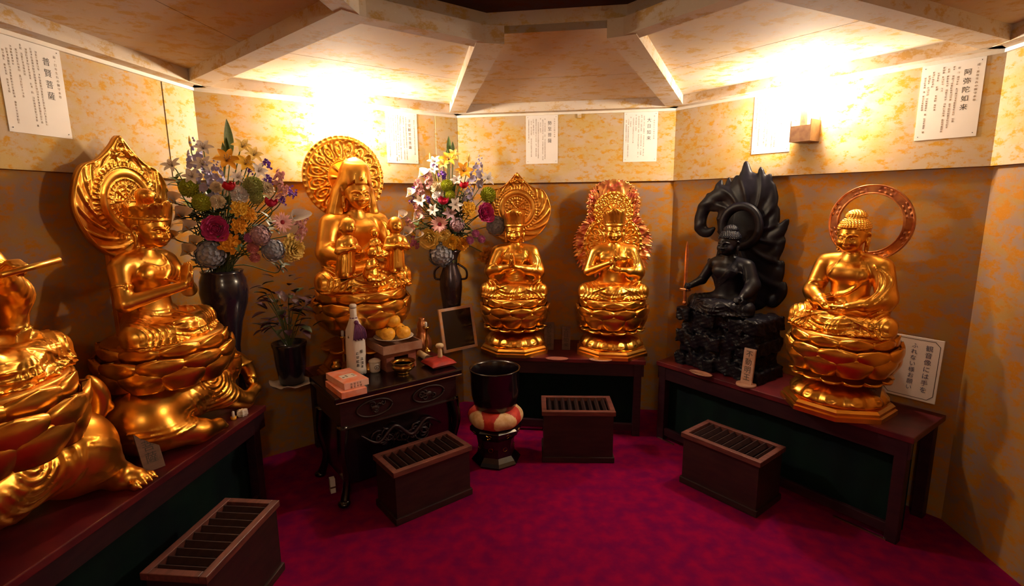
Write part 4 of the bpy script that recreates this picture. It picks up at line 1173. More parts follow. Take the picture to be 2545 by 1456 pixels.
    g.disp((-.4, -.22, -.01), (.4, .22, .42), lambda X, Y, Z: .006 * np.sin(X * 61 + Z * 23) * np.sin(Y * 53 + Z * 47 + X * 17) + .003 * np.sin(X * 140 - Z * 90) * np.sin(Z * 150 + Y * 110))
    V, F = g.mesh(0); V[:, 2] = np.clip(V[:, 2], 0.0005, .377); obj('rock_base', V, F, B, t, smooth=False)
    mb = MB(); P = [(-.222, -.125, .42), (-.222, -.125, .80)]
    V = []
    for z, w in ((.50, .013), (.74, .013), (.80, .001)): V += [(-.222 - w, -.125, z), (-.222, -.130, z), (-.222 + w, -.125, z), (-.222, -.120, z)]
    F = [(a * 4 + i, a * 4 + (i + 1) % 4, a * 4 + 4 + (i + 1) % 4, a * 4 + 4 + i) for a in (0, 1) for i in range(4)] + [(3, 2, 1, 0)]
    mb.add(V, F); mb.tube([(-.222, -.125, .415), (-.222, -.125, .49)], .010, 10); mb.box((-.255, -.138, .488), (-.189, -.112, .503), bev=.004); mb.ball((-.222, -.125, .410), .014, 8)
    mb.build('sword', M['bronze_red'], t)
    # 7 ring halo
    t = statue('back_right', 1.682, 2.541, 'gold statue with curled hair, hands in lap and a plain ring halo, rightmost of all')
    S = .592; seat = .410
    put_body(t, 'dhyana', 'both', S, seat, G, tilt=.10, h=1 / 165)
    put_on_head('hair_curls', hair_curl_mesh(), t, S, seat, G, .10)
    lotus(t, .235, .408, .268, (GD, G)); pedestal(t, .235, .258, G, M['bronze_red'])
    c = (0, .932); ro = .190
    def rf(x, z, s):
        r = math.hypot(x, z - c[1]) / ro; a = math.atan2(x, z - c[1])
        if r > .965 or r < .79: return .009
        q = ((a / PI * 4) % 1.0)
        return .002 + (.009 * ridge(a * 38 + 20 * r, 1) * ridge(r * 60, 1) if .25 < q < .75 else .001)
    V, F = halo_vf(circle(ro, 0, c[1], 40), c, rf, thk=.012, ns=20, hole=.76); obj('ring_halo', V, F, M['bronze_red'], t, loc=(.01, .150, 0))
    mb = MB(); mb.box((-.016, .145, .24), (.016, .160, .775), bev=.004); mb.build('halo_post', GD, t)
# ------------------------------------------------------------------ altar table, offering boxes, gong and small things
def offering_box(x, y, rz, W, D, H, label):
    t = thing('offering_box', label, 'offering box', (x, y, .001), rz, 'slatted wooden offering boxes')
    w, d = W / 2, D / 2
    mb = MB()
    mb.box((-w + .012, -d + .012, .0), (w - .012, -d + .028, H - .02)); mb.box((-w + .012, d - .028, 0), (w - .012, d - .012, H - .02))
    mb.box((-w + .012, -d + .028, 0), (-w + .028, d - .028, H - .02)); mb.box((w - .028, -d + .028, 0), (w - .012, d - .028, H - .02)); mb.box((-w + .02, -d + .02, H - .16), (w - .02, d - .02, H - .15))
    mb.build('body', M['boxwood'], t)
    mb = MB(); mb.box((-w + .002, -d + .002, 0), (w - .002, -d + .016, .035), bev=.003); mb.box((-w + .002, d - .016, 0), (w - .002, d - .002, .035), bev=.003); mb.box((-w + .002, -d + .01, 0), (-w + .014, d - .01, .035)); mb.box((w - .014, -d + .01, 0), (w - .002, d - .01, .035))
    mb.build('plinth', M['boxwood'], t)
    mb = MB(); r = .030
    mb.box((-w, -d, H - .028), (w, -d + r, H), bev=.003); mb.box((-w, d - r, H - .028), (w, d, H), bev=.003); mb.box((-w, -d + r, H - .028), (-w + r, d - r, H), bev=.003); mb.box((w - r, -d + r, H - .028), (w, d - r, H), bev=.003)
    mb.build('rim', M['boxrim'], t)
    n = 9
    me = None
    for i in range(n):
        xx = -w + r + (W - 2 * r) * (i + .5) / n
        if me is None:
            mb = MB(); sw = (W - 2 * r) / n * .30
            mb.add([(-sw, -d + r, -.022), (sw, -d + r, -.022), (0.002, -d + r, 0), (-.002, -d + r, 0), (-sw, d - r, -.022), (sw, d - r, -.022), (.002, d - r, 0), (-.002, d - r, 0)], [(0, 1, 2, 3), (7, 6, 5, 4), (1, 5, 6, 2), (2, 6, 7, 3), (3, 7, 4, 0), (0, 4, 5, 1)])
            o = mb.build('slat', M['boxwood'], t, loc=(xx, 0, H - .004)); me = o.data
        else: inst('slat', me, t, (xx, 0, H - .004))
    return t

def scrollwork(mb, cx, cz, rx, rz, y, n=5, seed=1, th=.0045):
    r = random.Random(seed)
    for i in range(n):
        px = cx + r.uniform(-.6, .6) * rx; pz = cz + r.uniform(-.55, .55) * rz; s = r.uniform(.25, .42) * min(rx, rz) * 1.6; a0 = r.uniform(0, 6.3); dr = r.choice((-1, 1))
        P = [(px + s * (1 - k / 15) * math.cos(a0 + dr * k * .55), y - .004 - .003 * math.sin(k * .5), pz + s * (1 - k / 15) * math.sin(a0 + dr * k * .55)) for k in range(14)]
        mb.tube(P, [th * (.5 + .5 * math.sin(PI * (k + 1) / 15)) for k in range(14)], 5)

ALT_Z = .617
def altar():
    w = WALL['back_left']
    L, D = .76, .44
    c = (-.604 - .615 * D / 2, 2.722 + .788 * D / 2)
    t = thing('altar_table', 'black lacquered altar table with carved front holding bottle, fruit and bowl', 'altar', (c[0], c[1], .001), w.rz)
    x, y = L / 2, D / 2
    mb = MB(); mb.box((-x, -y, ALT_Z - .034), (x, y, ALT_Z - .001), bev=.006); mb.build('top', M['lacquer'], t)
    mb = MB(); mb.box((-x + .004, -y - .003, ALT_Z - .030), (x - .004, -y + .002, ALT_Z - .026)); mb.build('top_edge_line', M['frame'], t)
    mb = MB(); mb.box((-x + .03, -y + .025, .440), (x - .03, y - .02, ALT_Z - .034)); mb.build('drawer_band', M['darkwood'], t)
    mb = MB(); mb.box((-x + .028, -y + .012, .432), (x - .028, -y + .026, .441), bev=.002); mb.box((-x + .028, -y + .014, ALT_Z - .042), (x - .028, -y + .026, ALT_Z - .034)); mb.build('moulding', M['boxwood'], t)
    for s in (-1, 1):
        mb = MB(); cx = s * L * .215; cz = .510
        ring = [(cx + .100 * math.cos(a), -y + .020, cz + .046 * math.sin(a)) for a in np.linspace(0, 2 * PI, 41)]
        mb.tube(ring, .0055, 6); scrollwork(mb, cx, cz, .085, .036, -y + .024, 7, 3 + s, .005); mb.ball((cx, -y + .022, cz), (.022, .010, .016), 8)
        mb.build('oval_carving', M['boxwood'], t, True)
    mb = MB(); mb.box((-x + .05, -y + .055, .10), (x - .05, y - .03, .440)); mb.build('lower_panel', M['lacquer'], t)
    mb = MB(); scrollwork(mb, 0, .31, .28, .085, -y + .054, 16, 9, .006)
    P = spline([(-.24, -y + .045, .36), (-.15, -y + .03, .30), (-.05, -y + .03, .37), (.05, -y + .03, .29), (.15, -y + .03, .36), (.25, -y + .045, .30)], 6)
    mb.tube(P, [.004 + .007 * math.sin(PI * i / (len(P) - 1)) for i in range(len(P))], 8); mb.build('dragon_carving', M['ledgeframe'], t, True)
    for sx in (-1, 1):
        for sy in (-1, 1):
            P = spline([(sx * (x - .045), sy * (y - .045), .445), (sx * (x - .030), sy * (y - .032), .30), (sx * (x - .050), sy * (y - .05), .15), (sx * (x - .020), sy * (y - .025), .020)], 5)
            mb = MB(); mb.tube(P, [.034, .033, .031, .029, .028, .027, .025, .024, .023, .022, .021, .021, .021, .022, .024, .027][:len(P)], 10)
            mb.ball((P[-1].x + sx * .004, P[-1].y + sy * .004, .020), (.034, .034, .020), 8); mb.build('leg', M['lacquer'], t, True)
    def on(q, off, z=ALT_Z):  # distance along wall, distance from wall
        return w.at(q, off, z)
    def loc(px, py, z=ALT_Z + .0005): return (px, py, z)
    # sake bottle
    t = thing('sake_bottle', 'tall sake bottle wrapped in white paper with a purple tassel, left on the altar table', 'bottle', loc(-.905, 2.872), w.rz)
    mb = MB(); mb.lathe([(0, 0), (.048, .0), (.052, .006), (.052, .235), (.046, .275), (.026, .315), (.0165, .345), (.0150, .400), (0, .400)], 28); mb.build('glass', M['vase'], t, True)
    mb = MB(); mb.lathe([(.053, .02), (.0545, .05), (.0542, .10), (.0548, .16), (.054, .22), (.049, .272), (.030, .315), (.0185, .350), (.018, .395)], 28, mod=lambda a, i, r, z: (r + .0015 * math.sin(a * 7 + i), z + (.010 * math.sin(a * 2) if i in (0,) else 0))); mb.build('paper_wrap', M['paper'], t, True)
    mb = MB(); mb.lathe([(0, .398), (.017, .398), (.0205, .402), (.0205, .414), (.014, .420), (0, .420)], 20); mb.build('cap', M['porcelain'], t, True)
    mb = MB()
    mb.tube([(.020 * math.cos(a), .020 * math.sin(a), .340) for a in np.linspace(0, 2 * PI, 13)], .0035, 6)
    for i in range(9): mb.tube(spline([(.0, -.030, .318), (-.02 + .007 * i, -.058, .275 + .003 * (i % 3)), (-.028 + .009 * i, -.060, .225 - .006 * (i % 2))], 3), .0045, 5)
    mb.ball((0, -.036, .318), .013, 8); mb.build('tassel', M['purple'], t, True)
    scribble('label_writing', [(.012, .16, .05), (-.012, .15, .06)], .022, M['ink'], t, -.0560, 21)
    # cup with crest
    t = thing('offering_cup', 'white offering cup with a round brown crest beside the sake bottle', 'cup', loc(-.815, 2.925), w.rz)
    mb = MB(); mb.lathe([(0, 0), (.026, 0), (.030, .008), (.034, .060), (.034, .064), (.030, .064), (.027, .012), (0, .010)], 28); mb.build('body', M['porcelain'], t, True)
    mb = MB(); mb.lathe([(.0, .084), (.012, .082), (.030, .074), (.037, .066), (.036, .062), (0, .066)], 28); mb.build('lid', M['porcelain'], t, True)
    mb = MB(); q = lambda a, b: (.0345 * math.sin(a / .034) * (.90 + .1 * (b / .05)), -.0335 * math.cos(a / .034) * (.90 + .1 * (b / .05)) - .0006, b)
    P = [q(.0135 * math.cos(a), .034 + .0135 * math.sin(a)) for a in np.linspace(0, 2 * PI, 25)]; mb.tube(P, .0016, 5)
    for pts in ([(-.006, .040), (.006, .040)], [(0, .043), (0, .026)], [(-.007, .033), (.007, .033)], [(-.006, .027), (-.001, .032)], [(.006, .027), (.001, .032)]): mb.tube([q(*p) for p in pts], .0013, 5)
    mb.build('crest', M['plaque_dark'], t, True)
    # brass bowl
    t = thing('brass_bowl', 'small polished brass incense bowl at the front of the altar table', 'bowl', loc(-.640, 2.895))
    mb = MB(); mb.lathe([(0, 0), (.032, 0), (.036, .006), (.030, .012), (.050, .020), (.066, .036), (.066, .050), (.058, .060), (.072, .070), (.074, .073), (.068, .072), (.054, .062), (.058, .050), (.05, .03), (0, .024)], 36); mb.build('body', M['brass'], t, True)
    mb = MB(); mb.lathe([(0, .052), (.055, .052)], 30); mb.build('ash', M['cream'], t)
    # offering stand, plate, oranges
    cx, cy = -.722, 3.040
    t = thing('offering_stand', 'square wooden offering stand under the plate of oranges', 'stand', loc(cx, cy), w.rz)
    mb = MB(); mb.box((-.095, -.095, 0), (-.089, .095, .115)); mb.box((.089, -.095, 0), (.095, .095, .115)); mb.box((-.089, .089, 0), (.089, .095, .115)); mb.box((-.089, -.095, 0), (.089, -.089, .03)); mb.box((-.089, -.095, .085), (.089, -.089, .115)); mb.box((-.089, -.095, .03), (-.045, -.089, .085)); mb.box((.045, -.095, .03), (.089, -.089, .085))
    mb.build('foot', M['blue_grey'], t)
    mb = MB(); mb.box((-.125, -.125, .115), (.125, .125, .121)); 
    for a, b in (((-.125, -.125), (.125, -.119)), ((-.125, .119), (.125, .125)), ((-.125, -.119), (-.119, .119)), ((.119, -.119), (.125, .119))): mb.box((*a, .121), (*b, .165))
    mb.build('tray', M['tray'], t)
    z = ALT_Z + .1665
    t = thing('plate', 'white plate heaped with oranges on the wooden stand', 'plate', loc(cx, cy, z))
    mb = MB(); mb.lathe([(0, 0), (.060, 0), (.066, .004), (.112, .018), (.120, .022), (.118, .0245), (.108, .021), (.064, .008), (0, .007)], 40); mb.build('dish', M['porcelain'], t, True)
    me = st = None
    for i, (dx, dy, dz, lab) in enumerate(((-.052, -.032, .007, 'orange at the front left of the plate'), (.040, -.050, .007, 'orange at the front right of the plate'), (-.045, .050, .007, 'orange at the back left of the plate, mostly hidden'), (.050, .040, .007, 'orange at the back right of the plate'), (0, .0, .074, 'orange on top of the heap on the plate'))):
        t = thing('orange', lab, 'orange', loc(cx + dx * .788 - dy * .615, cy + dx * .615 + dy * .788, z + dz), i * 1.3, 'oranges on the plate')
        if me is None:
            mb = MB(); mb.lathe([(.0, .004), (.013, .001), (.028, .006), (.041, .021), (.0458, .038), (.042, .057), (.030, .071), (.013, .0765), (.004, .0745), (0, .0745)], 28); me = mb.build('peel', M['orange'], t, True).data
            mb = MB(); mb.lathe([(0, .0750), (.004, .0750), (.0035, .079), (0, .080)], 10); st = mb.build('stem_end', M['stem'], t, True).data
        else: inst('peel', me, t); inst('stem_end', st, t)
    # card boxes
    for i, (dx, dy, z0, lab) in enumerate(((-.020, -.030, 0, 'pink card box underneath another on the left corner of the altar'), (.0, .0, .0345, 'pink printed gift box on top at the left corner of the altar'))):
        px, py = -.895 + dx * .788 - dy * .615, 2.660 + dx * .615 + dy * .788
        t = thing('gift_box', lab, 'box', loc(px, py, ALT_Z + .0005 + z0), w.rz + R(1 + 3 * i), 'pink boxes on the altar')
        mb = MB(); mb.box((-.068, -.120, 0), (.068, .120, .034), bev=.002); mb.build('carton', M['pink_pale'] if i else M['pink_box'], t)
        if i:
            mb = MB(); mb.box((-.066, -.118, .0340), (.066, .118, .0344)); mb.build('printed_top', M['pink_box'], t)
            mb = MB(); mb.box((-.040, -.045, .0344), (.040, .020, .0347)); mb.build('label', M['paper'], t)
            s_ = scribble('label_writing', [(-.028, .0, -.030), (-.008, .0, -.030), (.012, .0, -.030), (.030, .0, -.030)], .017, M['ink'], t, 0, 31); s_.location = (0, .002, .0350); s_.rotation_euler = (R(-90), 0, 0)
            scribble('side_writing', [(x_, .028, .010) for x_ in (-.03, -.012, .006, .022)], .014, M['plaque_dark'], t, -.1202, 33)
    # drum stick lying on the altar, red cushion with striker
    t = thing('wooden_striker', 'thick cream wooden stick lying on the altar by the red cushion', 'striker', loc(-.565, 3.165, ALT_Z + .021), R(-58))
    mb = MB(); mb.tube([(-.075, 0, 0), (.060, 0, 0)], .020, 20); mb.build('shaft', M['cream'], t, True)
    mb = MB(); mb.tube([(.060, 0, 0), (.063, 0, 0)], .0195, 20); mb.build('end_cap', M['plaque_dark'], t)
    t = thing('red_cushion', 'small square red silk cushion at the right end of the altar', 'cushion', loc(-.455, 3.035), w.rz)
    V = []; F = []; n = 14
    for s in (0, 1):
        for i in range(n + 1):
            for j in range(n + 1):
                u, v = -1 + 2 * i / n, -1 + 2 * j / n; e = (1 - abs(u) ** 4) * (1 - abs(v) ** 4); k = 1 - .06 * (1 - u * u) * abs(v) - .0
                V.append((u * .085 * (1 - .07 * (1 - v * v)), v * .085 * (1 - .07 * (1 - u * u)), .020 + (.024 * e ** .5 if s else -.019 * e ** .3)))
    m = (n + 1) ** 2
    for i in range(n):
        for j in range(n): a = i * (n + 1) + j; F.append((a, a + 1, a + n + 2, a + n + 1)); F.append((m + a, m + a + n + 1, m + a + n + 2, m + a + 1))
    obj('pad', V, F, M['redcloth'], t)
    t = thing('bell_striker', 'cream knobbed striker standing on the red cushion', 'striker', loc(-.447, 3.058, ALT_Z + .043))
    mb = MB(); mb.lathe([(0, 0), (.014, 0), (.016, .010), (.013, .030), (.014, .040), (.010, .055), (.012, .060), (.024, .066), (.026, .076), (.020, .086), (0, .089)], 24); mb.build('body', M['cream'], t, True)
    # brass things at the back of the altar
    t = thing('brass_vase', 'small brass pot at the far left of the altar behind the pink boxes', 'pot', loc(-1.035, 2.905))
    mb = MB(); mb.lathe([(0, 0), (.022, 0), (.024, .005), (.018, .012), (.032, .028), (.036, .045), (.028, .062), (.020, .068), (.027, .078), (.024, .078), (.016, .068), (0, .066)], 24); mb.build('body', M['brass'], t, True)
    for px, py, h, lab in ((-1.02, 3.005, .20, 'slim brass candlestick at the back left of the altar'), (-.575, 3.335, .17, 'slim brass candlestick at the back right of the altar, beside the brown gourd vase')):
        t = thing('candlestick', lab, 'candlestick', loc(px, py), 0, 'brass candlesticks on the altar')
        mb = MB(); mb.lathe([(0, 0), (.034, 0), (.036, .006), (.014, .018), (.008, .03), (.012, h * .4), (.007, h * .5), (.007, h * .85), (.020, h * .93), (.024, h), (.018, h), (.012, h * .95), (0, h * .95)], 24); mb.build('body', M['brass'], t, True)
        mb = MB(); mb.lathe([(0, h * .95), (.009, h * .95), (.009, h + .03), (.002, h + .034), (0, h + .034)], 14); mb.build('candle', M['porcelain'], t, True)
    t = thing('gourd_vase', 'brown gourd-shaped vase on the ledge left of the dark picture', 'vase', loc(-.628, 3.490, LEDGE + .0005))
    mb = MB(); mb.lathe([(0, 0), (.042, 0), (.050, .02), (.064, .07), (.060, .115), (.038, .155), (.030, .18), (.036, .21), (.032, .235), (.020, .255), (.024, .268), (.018, .268), (0, .25)], 28); mb.build('body', M['bronze_red'], t, True)
    # framed dark picture
    t = thing('picture_frame', 'dark picture in a pale wooden frame leaning below the right-hand bouquet', 'picture', (-.375, 3.612, LEDGE + .001), R(31))
    t.rotation_euler = (R(-9), R(-2.5), R(31))
    W, H, b = .268, .315, .020
    mb = MB()
    for a, c in (((-W / 2, 0), (W / 2, b)), ((-W / 2, H - b), (W / 2, H)), ((-W / 2, b), (-W / 2 + b, H - b)), ((W / 2 - b, b), (W / 2, H - b))): mb.box((a[0], -.010, a[1]), (c[0], .010, c[1]), bev=.002)
    mb.build('frame', M['frame'], t)
    mb = MB(); mb.box((-W / 2 + b - .002, -.004, b - .002), (W / 2 - b + .002, .006, H - b + .002)); mb.build('picture', M['dark_glass'], t)

def gong():
    x, y = -.110, 3.030
    t = thing('gong_stand', 'black drum-shaped stand with small gilt marks under the cushion and bowl gong', 'stand', (x, y, .001), R(8))
    mb = MB(); mb.lathe([(.0, 0), (.150, 0), (.156, .012), (.142, .030), (.118, .055), (.112, .11), (.122, .165), (.150, .195), (.162, .205), (.162, .228), (.150, .238), (0, .238)], 8); mb.build('drum', M['lacquer'], t)
    mb = MB()
    for i in range(8):
        a = PI / 4 * i - PI / 8 * 5; c, s = math.cos(a), math.sin(a); d = .1505
        for z, wd in ((.216, .016), (.200, .009)):
            P = [(d * c - s * u, d * s + c * u, z + .003 * math.sin(u * 300)) for u in np.linspace(-wd, wd, 7)]; mb.tube(P, .0016, 5)
        P = [((.112 + .004) * c - s * .014 * math.cos(q), (.112 + .004) * s + c * .014 * math.cos(q), .110 + .012 * math.sin(q)) for q in np.linspace(0, 6.28, 12)]; mb.tube(P, .0014, 5)
    mb.build('gilt_marks', M['brass'], t)
    t = thing('gong_cushion', 'red and cream brocade ring cushion under the black bowl gong', 'cushion', (x, y, .2395))
    V = []; F = []; mi = []; n, m = 240, 48
    for i in range(n):
        a = 2 * PI * i / n
        for j in range(m):
            b = 2 * PI * j / m; k = 1 + .02 * math.cos(a * 8)
            V.append(((.108 + .062 * math.cos(b)) * math.cos(a) * k, (.108 + .062 * math.cos(b)) * math.sin(a) * k, .056 + .056 * math.sin(b)))
    for i in range(n):
        for j in range(m):
            F.append((i * m + j, ((i + 1) % n) * m + j, ((i + 1) % n) * m + (j + 1) % m, i * m + (j + 1) % m))
            u = ((i + .5) / n * 5 + .42) % 1 - .5; b = 2 * PI * (j + .5) / m; b = (b + PI) % (2 * PI) - PI
            mi.append(0 if abs(u) < .36 * math.cos(max(-1.5, min(1.5, b * .95))) + .0 else 1)
    o = obj('ring', V, F, [M['cushion_cream'], M['cushion_red']], t, midx=mi)
    t = thing('bowl_gong', 'large black bowl gong resting on the red and cream cushion', 'gong', (x, y, .302))
    mb = MB(); mb.lathe([(0, .0), (.050, .002), (.095, .022), (.130, .065), (.146, .13), (.149, .20), (.150, .275), (.156, .292), (.157, .298), (.150, .300), (.143, .288), (.141, .20), (.136, .13), (.115, .07), (.07, .03), (0, .02)], 64); mb.build('bowl', M['lacquer'], t, True)

def small_things():
    # potted dark plant standing on a folded paper in the left corner
    px, py = -1.318, 2.945
    t = thing('paper_doily', 'crumpled off-white paper under the dark pot in the left corner', 'paper', (px, py, LEDGE + .0005), R(20))
    V = []; F = []; n = 40
    for i in range(n):
        a = 2 * PI * i / n; r = .118 + .012 * math.cos(a * 4 + .6); up = .004 + .022 * max(0, math.cos(a * 4 + .6)) ** 2
        V += [(.06 * math.cos(a), .06 * math.sin(a), .0), (.092 * math.cos(a), .092 * math.sin(a), .001), (r * math.cos(a), r * math.sin(a), up), (r * math.cos(a), r * math.sin(a), up + .002), (.09 * math.cos(a), .09 * math.sin(a), .0035), (.06 * math.cos(a), .06 * math.sin(a), .0025)]
    for i in range(n):
        for j in range(6): F.append((i * 6 + j, ((i + 1) % n) * 6 + j, ((i + 1) % n) * 6 + (j + 1) % 6, i * 6 + (j + 1) % 6))
    obj('sheet', V, F, M['paper'], t)
    t = thing('potted_plant', 'dark purple-leaved plant in a black pot standing on crumpled paper in the corner', 'plant', (px, py, LEDGE + .004))
    mb = MB(); mb.lathe([(0, 0), (.062, 0), (.070, .01), (.085, .12), (.092, .22), (.098, .235), (.098, .25), (.088, .25), (.082, .22), (0, .21)], 32); mb.build('pot', M['vase'], t, True)
    r = random.Random(12); mb = MB(); st = MB()
    lv, lf = leaf_vf(1.0, .30)
    for i in range(90):
        a = r.uniform(0, 2 * PI); el = r.uniform(.1, 1.35); R_ = r.uniform(.06, .20)
        p = Vector((math.cos(a) * math.cos(el) * R_, math.sin(a) * math.cos(el) * R_, .30 + math.sin(el) * R_ * 1.9))
        d = Vector((math.cos(a), math.sin(a), r.uniform(-.3, .9))).normalized()
        mb.cur = r.choice((0, 0, 1))
        mb.add(lv, lf, Matrix.Translation(p) @ d.to_track_quat('Y', 'Z').to_matrix().to_4x4() @ Matrix.Scale(r.uniform(.05, .095), 4))
        if i % 5 == 0: st.tube(spline([(0, 0, .21), (p.x * .4, p.y * .4, p.z * .75), tuple(p)], 4), .0025, 5)
    mb.build('foliage', [M['leaf_plum'], M['leaf_dark']], t, True); st.build('stems', M['stem'], t)
    # on the left ledge
    t = thing('star_candle_holder', 'pale glass star-shaped candle holder on the left ledge below the elephant', 'candle holder', (-1.372, 2.468, LEDGE + .0005))
    V = []; n = 12
    for z, k in ((0, .7), (.012, 1), (.030, .9), (.034, .55)):
        V += [((.030 if i % 2 == 0 else .019) * k * math.cos(2 * PI * i / n), (.030 if i % 2 == 0 else .019) * k * math.sin(2 * PI * i / n), z) for i in range(n)]
    F = [tuple(range(n))[::-1], tuple(range(3 * n, 4 * n))] + [(a * n + i, a * n + (i + 1) % n, a * n + n + (i + 1) % n, a * n + n + i) for a in range(3) for i in range(n)]
    obj('star', V, F, M['porcelain'], t, smooth=False)
    t = thing('small_candle', 'little white candle in an orange cup on the left ledge under the elephant foot', 'candle', (-1.395, 2.425, LEDGE + .0005))
    mb = MB(); mb.lathe([(0, 0), (.012, 0), (.014, .014), (.011, .014), (0, .004)], 16); mb.build('cup', M['orange'], t, True)
    mb = MB(); mb.lathe([(0, .004), (.007, .004), (.0065, .040), (.001, .044), (0, .046)], 12); mb.build('wax', M['porcelain'], t, True)
    t = thing('lighter_box', 'little white box on the floor left of the altar table', 'box', (-1.020, 2.665, .001), R(30))
    mb = MB(); mb.box((-.014, -.018, 0), (.014, .018, .085), bev=.002); mb.build('carton', M['porcelain'], t)
    mb = MB(); mb.box((-.0143, -.0183, .030), (.0143, .0183, .040)); mb.build('band', M['plaque_dark'], t)

